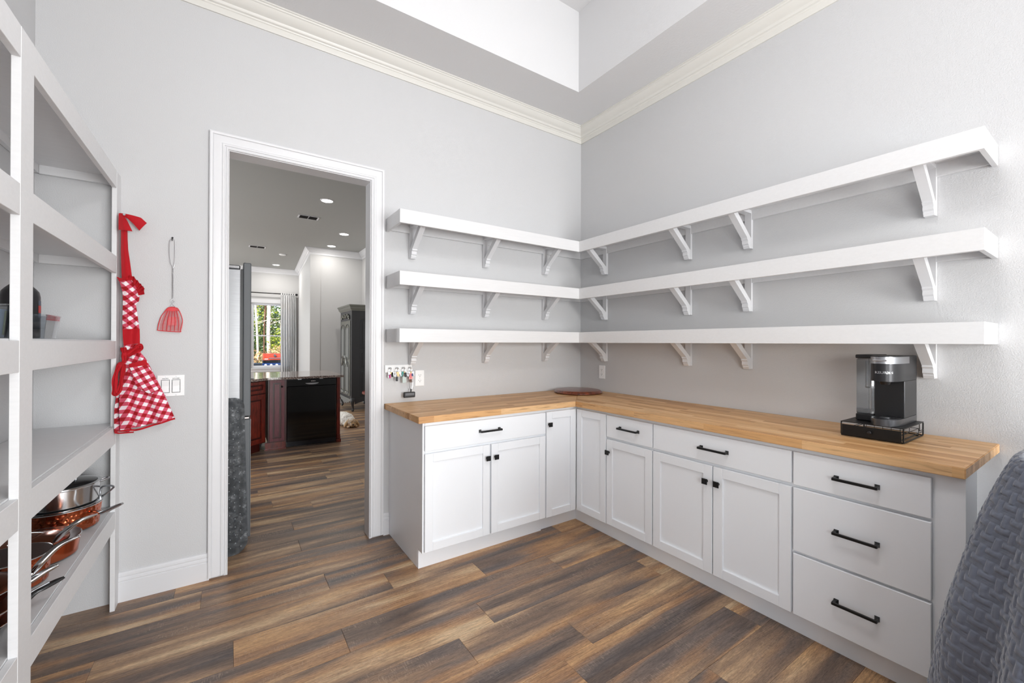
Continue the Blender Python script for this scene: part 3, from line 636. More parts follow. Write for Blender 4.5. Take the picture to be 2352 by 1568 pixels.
# ---- apron on a nail
NECK=[[[-0.4485,2.8226,1.8903],[-0.4417,2.8519,1.8979],[-0.4325,2.8675,1.9028]],[[-0.4481,2.8235,1.8366],[-0.4411,2.8529,1.8435],[-0.4316,2.8678,1.8478]],[[-0.4482,2.8216,1.7814],[-0.4404,2.8543,1.7906],[-0.4293,2.868,1.7968]],[[-0.4472,2.8254,1.7136],[-0.4368,2.862,1.7226],[-0.4213,2.868,1.7275]],[[-0.4458,2.8311,1.6389],[-0.4322,2.8671,1.6456],[-0.413,2.868,1.6486]]]
BIB=[[[-0.4519,2.8023,1.6303],[-0.4452,2.8371,1.6379],[-0.4369,2.8637,1.6448],[-0.4253,2.87,1.6495],[-0.4126,2.87,1.6536]],[[-0.4482,2.8216,1.6078],[-0.4397,2.8572,1.6124],[-0.4273,2.87,1.6148],[-0.4128,2.87,1.616],[-0.3983,2.87,1.6171]],[[-0.4442,2.8404,1.578],[-0.4324,2.869,1.5775],[-0.4161,2.87,1.5747],[-0.3995,2.87,1.5717],[-0.3828,2.87,1.5686]],[[-0.443,2.8448,1.537],[-0.4317,2.8693,1.5385],[-0.4165,2.87,1.5383],[-0.4011,2.87,1.538],[-0.3855,2.87,1.5377]],[[-0.4433,2.8431,1.5045],[-0.4347,2.8664,1.5089],[-0.4229,2.87,1.5121],[-0.4104,2.87,1.5151],[-0.3979,2.87,1.5181]],[[-0.4437,2.8404,1.4491],[-0.4336,2.8674,1.4519],[-0.4196,2.87,1.4537],[-0.4051,2.87,1.4554],[-0.3905,2.87,1.4571]],[[-0.4435,2.8404,1.3869],[-0.432,2.8687,1.389],[-0.4162,2.87,1.3905],[-0.4001,2.87,1.392],[-0.3839,2.87,1.3935]]]
WAIST=[[[-0.4425,2.8344,1.39],[-0.4148,2.864,1.3927],[-0.382,2.864,1.3948]],[[-0.4418,2.8371,1.3524],[-0.4138,2.864,1.3553],[-0.3811,2.864,1.358]],[[-0.4397,2.8445,1.3109],[-0.4121,2.864,1.315],[-0.381,2.864,1.3193]]]
SKIRT=[[[-0.4406,2.8442,1.3117],[-0.4332,2.8625,1.3126],[-0.4234,2.866,1.3136],[-0.4131,2.866,1.3145],[-0.4027,2.866,1.3155],[-0.3922,2.866,1.3165],[-0.3816,2.866,1.3175]],[[-0.4386,2.8506,1.2762],[-0.4308,2.8648,1.2759],[-0.4209,2.866,1.2757],[-0.4108,2.866,1.2756],[-0.4007,2.866,1.2755],[-0.3905,2.866,1.2754],[-0.3802,2.866,1.2753]],[[-0.4374,2.8534,1.2309],[-0.4257,2.866,1.2316],[-0.412,2.866,1.2326],[-0.3983,2.866,1.2337],[-0.3844,2.866,1.2348],[-0.3704,2.866,1.2359],[-0.3563,2.866,1.237]],[[-0.4422,2.8352,1.1709],[-0.4285,2.8658,1.1707],[-0.4098,2.866,1.1721],[-0.391,2.866,1.1736],[-0.3719,2.866,1.1751],[-0.3527,2.866,1.1767],[-0.3333,2.866,1.1782]],[[-0.445,2.8202,1.1083],[-0.4282,2.8658,1.1045],[-0.4039,2.866,1.1043],[-0.3793,2.866,1.104],[-0.3543,2.866,1.1038],[-0.329,2.866,1.1035],[-0.3034,2.866,1.1033]],[[-0.447,2.8086,1.0525],[-0.428,2.8658,1.0465],[-0.3995,2.866,1.0461],[-0.3706,2.866,1.0458],[-0.3412,2.866,1.0454],[-0.3114,2.866,1.0451],[-0.2811,2.866,1.0447]],[[-0.4474,2.8053,0.9897],[-0.4249,2.866,0.9807],[-0.3922,2.866,0.9789],[-0.359,2.866,0.9771],[-0.3252,2.866,0.9753],[-0.2908,2.866,0.9735],[-0.2558,2.866,0.9716]],[[-0.4441,2.8202,0.8873],[-0.4173,2.866,0.8862],[-0.3826,2.866,0.8923],[-0.3473,2.866,0.8986],[-0.3114,2.866,0.905],[-0.2748,2.866,0.9115],[-0.2375,2.866,0.9182]]]
BACKF=[[[-0.4433,2.8483,1.2152],[-0.4413,2.856,1.2148],[-0.4391,2.8628,1.2144],[-0.4367,2.8685,1.2141]],[[-0.4527,2.7991,1.1169],[-0.4478,2.8243,1.1145],[-0.4426,2.8493,1.1121],[-0.4363,2.8685,1.1101]],[[-0.4571,2.7754,1.0477],[-0.4517,2.8022,1.0441],[-0.4446,2.8388,1.0394],[-0.436,2.8685,1.0354]],[[-0.4611,2.771,0.9961],[-0.4548,2.7887,0.9926],[-0.446,2.8311,0.9861],[-0.4358,2.8685,0.9802]],[[-0.4614,2.771,0.9496],[-0.4548,2.788,0.9458],[-0.4458,2.8306,0.9383],[-0.4356,2.8685,0.9315]],[[-0.4606,2.771,0.8906],[-0.4481,2.8175,0.8803],[-0.431,2.8745,0.8681],[-0.4047,2.876,0.8648]]]
HEM=[[[-0.4435,2.8162,0.8927],[-0.4435,2.8162,0.8847]],[[-0.3979,2.862,0.8812],[-0.3978,2.862,0.8724]],[[-0.3431,2.862,0.895],[-0.343,2.862,0.885]],[[-0.2919,2.862,0.9097],[-0.2918,2.862,0.9013]],[[-0.2393,2.862,0.9248],[-0.2366,2.862,0.916]]]
HEMB=[[[-0.4605,2.767,0.8976],[-0.4595,2.767,0.8844]],[[-0.4504,2.7982,0.8808],[-0.4504,2.7982,0.8745]],[[-0.4041,2.872,0.8687],[-0.4041,2.872,0.8615]]]
POCKT=[[[-0.4199,2.856,1.2149],[-0.3985,2.856,1.222],[-0.3769,2.856,1.2291],[-0.355,2.856,1.2363]],[[-0.4178,2.856,1.1963],[-0.3938,2.856,1.2007],[-0.3695,2.856,1.2051],[-0.3449,2.856,1.2096]]]
POCK=[[[-0.4177,2.858,1.1978],[-0.394,2.858,1.202],[-0.3701,2.858,1.2063],[-0.3459,2.858,1.2106]],[[-0.4083,2.858,1.1747],[-0.3833,2.858,1.176],[-0.358,2.858,1.1773],[-0.3323,2.858,1.1786]],[[-0.402,2.858,1.1353],[-0.3745,2.858,1.1373],[-0.3465,2.858,1.1394],[-0.3181,2.858,1.1414]],[[-0.3883,2.858,1.0987],[-0.36,2.858,1.0982],[-0.3312,2.858,1.0977],[-0.302,2.858,1.0972]],[[-0.3584,2.858,1.0722],[-0.3408,2.858,1.0739],[-0.323,2.858,1.0756],[-0.3051,2.858,1.0773]],[[-0.3407,2.858,1.0602],[-0.3382,2.858,1.0604],[-0.3357,2.858,1.0605],[-0.3331,2.858,1.0607]]]
RIB1=[[[-0.4526,2.7877,1.9562],[-0.4499,2.8019,1.9614],[-0.4472,2.8165,1.9667]],[[-0.4537,2.7815,1.9171],[-0.4453,2.825,1.9323],[-0.4345,2.8569,1.9452]],[[-0.4543,2.7781,1.875],[-0.4394,2.8467,1.8883],[-0.4149,2.86,1.8907]]]
RIB2=[[[-0.4478,2.8205,1.9676],[-0.4482,2.8181,1.9582],[-0.4486,2.8156,1.9489]],[[-0.4252,2.864,1.9718],[-0.4287,2.864,1.9619],[-0.4321,2.8635,1.9519]],[[-0.3793,2.864,1.9632],[-0.3935,2.864,1.9443],[-0.4075,2.864,1.9256]],[[-0.3569,2.864,1.9431],[-0.3716,2.864,1.9213],[-0.3862,2.864,1.8997]]]
RUF=[[[-0.4545,2.7769,1.6382],[-0.4506,2.7943,1.6249]],[[-0.4364,2.8544,1.6542],[-0.435,2.8569,1.6383]],[[-0.409,2.862,1.6646],[-0.4131,2.862,1.6408]],[[-0.3902,2.862,1.6404],[-0.4007,2.862,1.616]],[[-0.3733,2.862,1.6182],[-0.3936,2.862,1.5978]],[[-0.3632,2.862,1.6048],[-0.3917,2.862,1.5838]],[[-0.3638,2.862,1.5691],[-0.3874,2.862,1.5652]]]
TIE1=[[-0.4399,2.8243,1.2991],[-0.4351,2.8403,1.27],[-0.4175,2.848,1.2679],[-0.3932,2.85,1.2839],[-0.376,2.852,1.2969],[-0.3785,2.846,1.3084],[-0.3981,2.844,1.2921],[-0.4224,2.842,1.2728],[-0.4367,2.8356,1.2589]]
TIE2=[[-0.4369,2.8289,1.2607],[-0.4375,2.8262,1.2288],[-0.4453,2.7774,1.2122],[-0.454,2.749,1.1644],[-0.4560,2.743,1.1101],[-0.4560,2.743,1.0792],[-0.4515,2.7573,1.0739],[-0.4455,2.7839,1.099],[-0.4414,2.8075,1.1599],[-0.4374,2.8262,1.216]]
ap = thing('apron', 'red and white gingham apron with red ruffle, tie and pocket hanging on a nail', 'apron', (-.42, 2.85, .87))
SQ = .035    # two gingham squares
def uvrot(deg, k=1.0):
    c, s_ = cos(radians(deg)), sin(radians(deg)); return lambda p: ((p[0]*c+p[2]*s_)/SQ/k, (-p[0]*s_+p[2]*c)/SQ/k)
Y = (0, 1, 0)
def folds(n, amp, ph=0, grow=0):
    return lambda u_, v_: (0, -(amp*(1-grow+grow*v_))*(.5+.5*sin(2*pi*n*u_+ph+1.2*v_)), 0)
obj('bib', MB().grid(lerp_rows(BIB, 40, 28, folds(2.2, .009, 1))), 'gingham', ap, True, uvrot(42))
obj('skirt', MB().grid(lerp_rows(SKIRT, 60, 60, folds(2.6, .022, .6, .85))), 'gingham', ap, True, uvrot(-22))
obj('skirt_fold', MB().grid(lerp_rows(BACKF, 40, 24, folds(1.2, .008, 0, .5))), 'gingham', ap, True, uvrot(-48))
pk = obj('pocket', MB().grid(lerp_rows(POCK, 24, 24, lambda a, b: (0, -.020-.004*sin(pi*a), 0))), 'gingham', ap, True, uvrot(-62, .98))
obj('pocket_band', MB().grid(lerp_rows(POCKT, 6, 24, lambda a, b: (0, -.021-.003*sin(pi*a), 0)), .002, Y), 'red', pk, True)
obj('waistband', MB().grid(lerp_rows(WAIST, 12, 20, folds(1.1, .008, 1)), .003, Y), 'red', ap, True)
obj('hem', MB().grid(lerp_rows(HEM, 60, 5, lambda a, b: (0, -.022*(.5+.5*sin(2*pi*2.6*b+1.8))-.001, -.001)), .002, Y), 'red', ap, True)
obj('hem', MB().grid(lerp_rows(HEMB, 24, 5, lambda a, b: (0, -.003, -.001)), .002, Y), 'red', ap, True)
st = obj('neck_strap', MB().grid(lerp_rows(NECK, 30, 16, folds(1.6, .007, .4)), .003, Y), 'red', ap, True)
obj('ribbon_end', MB().grid(lerp_rows(RIB1, 16, 12, lambda a, b: (.003*b, -.006*sin(pi*a), 0)), .002, Y), 'red', st, True)
obj('ribbon_end', MB().grid(lerp_rows(RIB2, 20, 12, lambda a, b: (0, -.008*sin(pi*b)-.004*sin(pi*a), .003*sin(pi*b))), .002, Y), 'red', st, True)
obj('ruffle', MB().grid(lerp_rows(RUF, 90, 6, lambda a, b: (0, -(1-a)*.009*(1+sin(2*pi*8*b))-.004, (1-a)*.003*sin(2*pi*8*b+1))), .0015, Y), 'red', ap, True)
def smoothpts(P_, n, closed=False):
    P_ = [Vector(p) for p in P_]; m = len(P_); out = []
    segs = m if closed else m-1
    for i in range(segs):
        p0 = P_[(i-1) % m] if closed or i > 0 else P_[i]; p1 = P_[i]; p2 = P_[(i+1) % m]; p3 = P_[(i+2) % m] if closed or i+2 < m else p2
        for k in range(n):
            q = k/n; out.append(.5*((2*p1)+(p2-p0)*q+(2*p0-5*p1+4*p2-p3)*q*q+(3*p1-p0-3*p2+p3)*q**3))
    if not closed: out.append(P_[-1])
    return out
m = MB()
def ribbon(P_, w_, ph_):
    Q = smoothpts(P_, 7); n = len(Q); rows = []
    for i, q in enumerate(Q):
        t_ = (Q[min(i+1, n-1)]-Q[max(i-1, 0)]).normalized(); sd = t_.cross(Vector((0, 1, 0)))
        sd = sd.normalized() if sd.length > 1e-4 else Vector((1, 0, 0))
        w = w_*(1+.18*sin(i*.55+ph_)); rows.append([tuple(q+sd*w*k/3+Vector((0, -.0055*(1-(k/3)**2)+.0028*cos(k*2.1+i*.12), 0))) for k in range(-3, 4)])
    m.grid(rows, .0025, (0, 1, 0))
ribbon(TIE1, .0105, 0); ribbon([(x, y-.003, z-.006) for x, y, z in TIE1[:6]], .009, 1.5); ribbon(TIE2, .0095, .7); m.ball((-.436, 2.832, 1.262), .0125, 8, (.9, .6, 1.2))
obj('tie', m, 'red', ap, True)
o = obj('apron_nail', MB().cyl((-.4405, 2.899, 1.962), (-.4385, 2.826, 1.964), .0022, n=8).cyl((-.4386, 2.828, 1.964), (-.4384, 2.823, 1.964), .0052, n=10), 'steel')
tag(o, 'small steel nail the gingham apron hangs from', 'nail')
# ---- fly swatter on a hook
SWO=[[-0.2696, 1.5107], [-0.237, 1.5123], [-0.2225, 1.4892], [-0.2122, 1.4548], [-0.2113, 1.4299], [-0.2182, 1.39], [-0.2248, 1.3814], [-0.3069, 1.3873], [-0.3133, 1.3955], [-0.3089, 1.4271], [-0.2997, 1.4615], [-0.2866, 1.4864]]
SWH=[[-0.2677, 1.5108], [-0.2448, 1.5435], [-0.2526, 1.5569], [-0.2517, 1.621], [-0.2532, 1.7195], [-0.263, 1.7529], [-0.2678, 1.8064], [-0.2665, 1.8656], [-0.2558, 1.8769], [-0.245, 1.871], [-0.244, 1.8093], [-0.2457, 1.7499], [-0.2513, 1.7246]]
t = thing('fly_swatter', 'red mesh fly swatter with twisted wire handle hanging on the wall', 'fly swatter', (-.256, 2.89, 1.88))
m = MB(); m.tube(smoothpts([(x, 2.888, z) for x, z in SWH], 5), .0014, 7)
for s_ in (0, pi):
    m.tube([(-.2523+.0022*cos(q*2.2+s_)+(z-1.56)*-.002, 2.888+.0022*sin(q*2.2+s_), z) for q, z in [(k, 1.722-.156*k/40) for k in range(41)]], .0012, 6)
m.tube(smoothpts([(-.237, 2.887, 1.511), (-.2605, 2.887, 1.5435), (-.2525, 2.887, 1.557)], 5), .0014, 7)
obj('handle', m, 'wire', t, True)
hd = obj('mesh_frame', MB().tube(smoothpts([(x, 2.888, z) for x, z in SWO], 4, True), .0021, 7, closed=True), 'redplastic', t, True)
xr = lambda z, f_: (-.2533+.001*(1.51-z)*20*0)+f_*((.0165+.033*min(1, (1.512-z)/.085)**.7))+(-.008)*((1.512-z)/.13)
for f_ in (-.66, -.33, 0, .33, .66): obj('rib', MB().tube([(xr(z, f_), 2.8875, z) for z in [1.506-.012*k for k in range(11)]], .0013, 6), 'redplastic', t)
m = MB()
for k in range(44):
    z = 1.500-.00265*k; m.box((xr(z, -.93), 2.8870, z-.00035), (xr(z, .88), 2.8876, z+.00035))
for k in range(30):
    f_ = -.92+1.79*k/29; m.tube([(xr(z, f_), 2.8874, z) for z in (1.500, 1.47, 1.44, 1.388)], .0003, 4)
n_ = obj('netting', m, 'redplastic', t); n_['kind'] = 'stuff'
obj('cap', MB().prism([(-.2685, 2.8855, 1.5115), (-.2385, 2.8855, 1.5125), (-.226, 2.8855, 1.494), (-.236, 2.8855, 1.4965), (-.2533, 2.8855, 1.4925), (-.271, 2.8855, 1.4955), (-.283, 2.8855, 1.4915)], (0, 1, 0), .005), 'redplastic', t)
obj('grip_tag', MB().box((-.272, 2.8893, 1.415), (-.236, 2.8900, 1.462)), flat('pale_pink_tag', (226, 150, 152), .6), t)
o = obj('wall_hook', MB().tube([(-.2558, 2.8995, 1.887), (-.2558, 2.885, 1.886), (-.2558, 2.882, 1.878), (-.2558, 2.885, 1.872), (-.2558, 2.889, 1.871)], .0018, 8).ball((-.2558, 2.898, 1.888), .0045, 6), 'black', smooth=True)
tag(o, 'tiny dark wall hook holding the fly swatter', 'hook')
# ---- key rack
t = thing('key_rack', 'small white key rack with four pegs on the wall beside the door casing', 'key rack', (.99, YN, 1.145))
obj('backplate', MB().box((.892, YN-.008, 1.118), (1.087, YN-.0015, 1.171), .002), 'white_plastic', t)
PEG = [.924, .972, 1.019, 1.066]
for x in PEG: obj('peg', MB().cyl((x, YN-.008, 1.146), (x, YN-.030, 1.147), .0035, .003, 10).ball((x, YN-.032, 1.148), .0072, 8), 'chrome', t, True)
obj('screw', MB().cyl((.993, YN-.008, 1.1475), (.993, YN-.0095, 1.1475), .003, n=10), 'steel', t)
def key(mb, x, y, z, ang, L=.036):
    d = Vector((sin(ang), 0, -cos(ang))); p = Vector((x, y, z)); s_ = Vector((cos(ang), 0, sin(ang)))
    mb.prism([p+d*.002+s_*.008, p+d*.010+s_*.010, p+d*.016+s_*.004, p+d*L+s_*.003, p+d*(L+.004), p+d*L-s_*.003, p+d*.016-s_*.004, p+d*.010-s_*.010, p+d*.002-s_*.008], (0, 1, 0), .002)
def ringmb(x, y, z, rr, w_=.0011): return MB().tube([(x+rr*sin(a), y, z+rr*cos(a)) for a in [2*pi*i/18 for i in range(18)]], w_, 6, closed=True)
YK = YN-.034
M['keybrass'] = flat('worn_brass', (176, 150, 110), .35, .9); M['magenta'] = flat('magenta_tag', (186, 30, 120), .5); M['teal'] = flat('teal_key_cover', (40, 140, 132), .5)
labs = ['bunch of keys with a magenta tag, leftmost on the white key rack', 'bunch of brass keys with a black fob, second from the door casing', 'bunch of keys with a clear rectangular photo tag and teal key', 'bunch of keys with flag charm and long black square fob, nearest the outlet']
for i, x in enumerate(PEG):
    t = thing('key_bunch', labs[i], 'keys', (x, YK, 1.135), 'key bunches on the rack')
    obj('key_ring', ringmb(x, YK, 1.1345, .011), 'chrome', t, True)
    for q in range(3+(i == 1)):
        m = MB(); key(m, x+(-.008, .004, .012, -.002)[q], YK-.003-.0025*q, 1.125, (-.25, .1, .32, -.05)[q], .036-.002*q); obj('key', m, ('steel', 'keybrass', 'steel', 'keybrass')[q] if i != 2 or q else 'teal', t)
    if i == 0:
        obj('tag', MB().box((x-.014, YK-.012, 1.082), (x-.003, YK-.009, 1.106), .001), 'magenta', t); obj('fob', MB().box((x+.003, YK-.016, 1.090), (x+.014, YK-.009, 1.122), .003), 'black', t)
    if i == 1: obj('fob', MB().box((x-.016, YK-.015, 1.060), (x-.001, YK-.009, 1.090), .002), 'blackplastic', t)
    if i == 2:
        obj('fob', MB().box((x-.002, YK-.016, 1.085), (x+.014, YK-.009, 1.118), .003), 'blackplastic', t)
        obj('photo_tag', MB().box((x-.016, YK-.014, 1.045), (x+.010, YK-.010, 1.090), .001), flat('photo_tag_print', (188, 200, 196), .3), t)
    if i == 3:
        YQ = YK-.006
        m = MB().prism([(x-.013, YQ, 1.068), (x+.016, YQ, 1.070), (x+.013, YQ, 1.082), (x+.008, YQ, 1.090), (x+.006, YQ, 1.112), (x-.009, YQ, 1.112), (x-.009, YQ, 1.090), (x-.014, YQ, 1.082)], (0, 1, 0), .003)
        ch = obj('flag_charm', m, flat('charm_pink', (232, 170, 170), .5), t)
        m = MB()
        for k in range(4): m.box((x-.010+.0045*k, YQ-.0008, 1.072), (x-.008+.0045*k, YQ, 1.108))
        obj('stripes', m, 'redplastic', ch); obj('canton', MB().box((x+.005, YQ-.002, 1.090), (x+.017, YQ+.002, 1.108), .001), 'blueplastic', ch)
        obj('leather_tab', MB().box((x-.010, YQ, 1.046), (x+.008, YQ+.004, 1.068), .001), flat('brown_leather', (96, 62, 46), .6), t)
        obj('carabiner', MB().tube(smoothpts([(x-.008, YQ, 1.05), (x-.012, YQ, 1.035), (x-.006, YQ, 1.004), (x+.003, YQ, .998), (x+.010, YQ, 1.006), (x+.014, YQ, 1.04), (x+.008, YQ, 1.052)], 4, True), .0016, 7, closed=True), 'chrome', t, True)
        obj('swivel', MB().cyl((x+.001, YQ, 1.0), (x+.001, YQ, .976), .004, n=10), 'black', t)
        fb_ = obj('square_fob', MB().box((x-.053, YQ-.007, .940), (x+.031, YQ+.007, .979), .004), 'blackplastic', t)
        obj('window', MB().box((x-.042, YQ-.0085, .955), (x+.022, YQ-.006, .973)), flat('grey_lens', (110, 112, 116), .2), fb_)
# ---- round cutting board
t = thing('round_cutting_board', 'round dark wood cutting board lying in the corner of the countertop', 'cutting board', (2.462, 2.645, .905))
obj('board', MB().lathe([(0, .9055), (.188, .9055), (.196, .909), (.203, .914), (.202, .918), (.184, .932), (.176, .9335), (0, .9335)], (2.462, 2.645, 0), 72), 'walnut', t, smooth=30)
# ---- coffee pod drawer stand
SX0, SX1, SY0, SY1, SZ0, SZ1 = 2.357, 2.655, .543, .765, .9052, .972
t = thing('pod_drawer_stand', 'black wire coffee pod drawer stand under the coffee maker', 'drawer stand', (2.5, .65, SZ0))
obj('top_plate', MB().box((SX0, SY0, SZ1-.003), (SX1, SY1, SZ1), .001), 'black', t)
W_ = .0026; m = MB()
for y in (SY0+W_, SY1-W_):
    m.tube([(SX0+W_, y, SZ0+.010), (SX0+W_, y, SZ1-.008), (SX0+.008, y, SZ1-W_), (SX1-.008, y, SZ1-W_), (SX1-W_, y, SZ1-.008), (SX1-W_, y, SZ0+.010), (SX1-.008, y, SZ0+W_+.002), (SX0+.008, y, SZ0+W_+.002)], W_, 8, closed=True)
    m.tube([(SX1-.06, y, SZ1-.006), (SX1-.06, y, SZ0+.03), (SX1-W_, y, SZ0+.03)], .0016, 6); m.tube([(SX0+.03, y, SZ0+.022), (SX1-.01, y, SZ0+.022)], .0016, 6)
for x in (SX0+W_, SX1-W_): m.tube([(x, SY0+W_, SZ0+W_+.002), (x, SY1-W_, SZ0+W_+.002)], W_, 8)
obj('wire_frame', m, 'black', t, True)
for x in (SX0+.02, SX1-.02):
    for y in (SY0+.02, SY1-.02): obj('foot', MB().cyl((x, y, SZ0), (x, y, SZ0+.005), .006, n=10), 'blackplastic', t)
dr = obj('drawer', MB().box((SX0-.007, SY0+.007, SZ0+.006), (SX0-.003, SY1-.008, SZ1-.012), .0015), 'black', t)
obj('knob', MB().lathe([(0, 0), (.0055, 0), (.0050, .006), (.0085, .010), (.0085, .014), (.006, .017), (0, .018)], (0, 0, 0), 16), 'blackplastic', dr, True)
kb = dr.children[0]; kb.matrix_basis = Matrix.Translation((SX0-.007, (SY0+SY1)/2, .937)) @ Matrix.Rotation(-pi/2, 4, 'Y')
m = MB()
for k in range(7):
    y = SY0+.014+(SY1-SY0-.03)*k/6; m.tube([(SX0-.003, y, SZ0+.010), (SX1-.02, y, SZ0+.010), (SX1-.02, y, SZ0+.035)], .0012, 6)
for z in (SZ0+.014, SZ0+.035): m.tube([(SX0-.003, SY0+.014, z), (SX1-.02, SY0+.014, z), (SX1-.02, SY1-.016, z), (SX0-.003, SY1-.016, z)], .0014, 6)
obj('basket', m, 'black', dr, True)
# ---- coffee maker
KZ = SZ1
t = thing('coffee_maker', 'black and silver single-serve coffee maker with clear water tank on the counter', 'coffee maker', (2.5, .63, KZ))
YA, YB_ = .565, .669; XF, XM, XR = 2.345, 2.462, 2.643
def dplan(grow=0, n=18, xr=XR, p=2.6):
    pts = []; hy = (YB_-YA)/2+grow; cy = (YA+YB_)/2; lx = XM-XF+grow
    for i in range(n+1):
        a = pi*i/n; c_, s_ = cos(a), sin(a)
        pts.append((XM-lx*abs(s_)**(2/p), cy+hy*(1 if c_ > 0 else -1)*abs(c_)**(2/p)))
    pts += [(xr, YA-grow), (xr, YB_+grow)]; return pts
def dsl(z0, z1, mat, name, parent, grow=0, xr=XR):
    return obj(name, MB().prism([(x, y, z0) for x, y in dplan(grow, xr=xr)], (0, 0, 1), z1-z0), mat, parent, smooth=30)
M['km'] = flat('metallic_charcoal', (50, 50, 52), .36, .6); M['kmdark'] = flat('brushed_dark_base', (96, 97, 100), .3, .9)
dsl(KZ+.001, KZ+.030, 'kmdark', 'base', t)
obj('drip_grate', MB().prism([(x, y, KZ+.0295) for x, y in dplan(-.008, xr=XM)], (0, 0, 1), .003), 'km', t, smooth=30)
obj('drip_cup_ring', MB().lathe([(.010, 0), (.018, 0), (.018, .0008), (.010, .0008)], (2.405, .617, KZ+.0325), 24), 'steel', t)
obj('body', MB().box((XM, YA, KZ+.030), (XR, YB_, 1.166), .002), 'km', t)
obj('recess_panel', MB().box((XM-.003, YA+.003, KZ+.030), (XM, YB_-.002, 1.166)), 'blackplastic', t)
hd = dsl(1.166, 1.274, 'km', 'brew_head', t)
obj('spout', MB().cyl((2.405, .617, 1.150), (2.405, .617, 1.167), .016, .022, 16), 'blackplastic', t, True)
bd = dsl(1.243, 1.2725, 'steel', 'silver_band', t, .0012, xr=2.525)
obj('handle_bar', MB().box((2.3365, .592, 1.2545), (2.3415, .642, 1.2605), .0015), 'chrome', bd)
obj('lid', MB().prism([(x, y, 1.2726) for x, y in dplan(-.002)], (0, 0, 1), .0035), 'blackplastic', t, smooth=30)
text('KEURIG', .0145, (2.3452, .6085, 1.2045), (0, -1, 0), (0, 0, 1), 'chrome', hd, wide=1.15)
for v in hd.children[-1].data.vertices:
    tt = min(.98, abs((v.co.y-(YA+YB_)/2)/((YB_-YA)/2))); v.co.x += (XM-(XM-XF)*(1-tt**2.6)**(1/2.6))-XF-.0006
tk = obj('water_tank', MB().box((2.452, .6705, 1.003), (2.638, .735, 1.262), .006), 'clear', t)
obj('inner_tube', MB().tube([(2.49, .70, 1.25), (2.49, .70, 1.14), (2.495, .703, 1.125)], .010, 12).tube([(2.52, .69, 1.12), (2.52, .69, 1.02)], .006, 10), 'clear', tk, True)
obj('water', MB().box((2.455, .6725, 1.0045), (2.635, .733, 1.010)), 'clear', tk)
obj('tank_lid', MB().box((2.448, .669, 1.262), (2.640, .737, 1.279), .003), 'blackplastic', t)
obj('tank_base', MB().box((2.450, .669, KZ+.001), (2.640, .736, 1.003), .003), 'blackplastic', t)
# ---- storage bins, bottle and jug on the shelving
def bin_(x0, x1, y0, y1, z0, z1, tp, lab):
    t = thing('clear_bin', lab, 'storage bin', ((x0+x1)/2, (y0+y1)/2, z0), 'clear plastic bins'); th = .002
    def rect(g, z): return [(x0-g, y0-g, z), (x1+g, y0-g, z), (x1+g, y1+g, z), (x0-g, y1+g, z)]
    o_, i_ = rect(0, z0)+rect(tp, z1), rect(-th, z0+th)+rect(tp-th, z1)
    v = o_+i_; q = [(0, 3, 2, 1), (8, 9, 10, 11)]
    for k in range(4): n = (k+1) % 4; q += [(k, n, 4+n, 4+k), (8+k, 12+k, 12+n, 8+n), (4+k, 4+n, 12+n, 12+k)]
    obj('tub', MB().add(v, q), 'clear', t)
    obj('rim', MB().sweep(rect(tp, z1), [(-.004, 0), (.002, 0), (.002, .003), (-.004, .003)], (0, 0, 1), True), 'clear', t); return t
ZS = 1.3365
bin_(-.752, -.494, 1.962, 2.078, ZS, 1.412, .008, 'clear plastic bin with a red-lidded tub on the shelf right of the white post')
bin_(-.752, -.494, 1.675, 1.800, ZS, 1.425, .008, 'clear plastic bin holding a green and blue pouch, left of the white post')
t = thing('black_bottle', 'black bottle with sloping shoulders, red label and screw cap standing in the clear bin', 'bottle', (-.560, 2.012, ZS+.003))
obj('body', MB().lathe([(0, 0), (.042, 0), (.044, .004), (.044, .134), (.041, .150), (.034, .160), (.016, .180), (.014, .184), (0, .184)], (-.560, 2.012, ZS+.003), 28), flat('black_bottle_plastic', (26, 24, 28), .35), t, 50)
obj('cap', MB().lathe([(.016, .182), (.020, .183), (.020, .188), (.012, .189), (.012, .202), (.009, .205), (0, .205)], (-.560, 2.012, ZS+.003), 20), 'blackplastic', t, 40)
def arc_label(name, z0, z1, mat, c=(-.560, 2.012), r_=.0446, a0=-15, a1=75):
    obj(name, MB().grid([[(c[0]+r_*cos(radians(a0+(a1-a0)*k/12)), c[1]+r_*sin(radians(a0+(a1-a0)*k/12)), ZS+.003+z) for k in range(13)] for z in (z0, z1)]), mat, t, True)
arc_label('label', .082, .106, flat('red_label', (164, 42, 38), .5)); arc_label('label_band', .107, .122, flat('slate_label', (74, 80, 96), .5)); arc_label('label_band', .066, .081, M['slate_label'] if 'slate_label' in M else bpy.data.materials['slate_label'])
t = thing('food_tub', 'small food tub with red lid inside the clear bin', 'tub', (-.668, 2.02, ZS+.003))
obj('body', MB().lathe([(0, 0), (.034, 0), (.040, .040), (0, .041)], (-.668, 2.02, ZS+.003), 24), 'white_plastic', t, 40)
obj('lid', MB().lathe([(0, .041), (.043, .041), (.043, .056), (0, .058)], (-.668, 2.02, ZS+.003), 24), 'redplastic', t, 40)
t = thing('snack_pouch', 'green and pale blue snack pouch in the clear bin at the left edge', 'pouch', (-.51, 1.76, ZS+.003))
obj('front', MB().prism([(-.520, 1.690, ZS+.003), (-.515, 1.690, 1.415), (-.508, 1.790, 1.417), (-.512, 1.790, ZS+.003)], (1, 0, 0), .006), flat('pale_blue_film', (176, 200, 228), .25), t)
obj('flap', MB().prism([(-.511, 1.716, ZS+.010), (-.506, 1.716, 1.412), (-.5045, 1.775, 1.412), (-.510, 1.735, ZS+.010)], (1, 0, 0), .003), flat('olive_green_film', (84, 104, 62), .4), t)
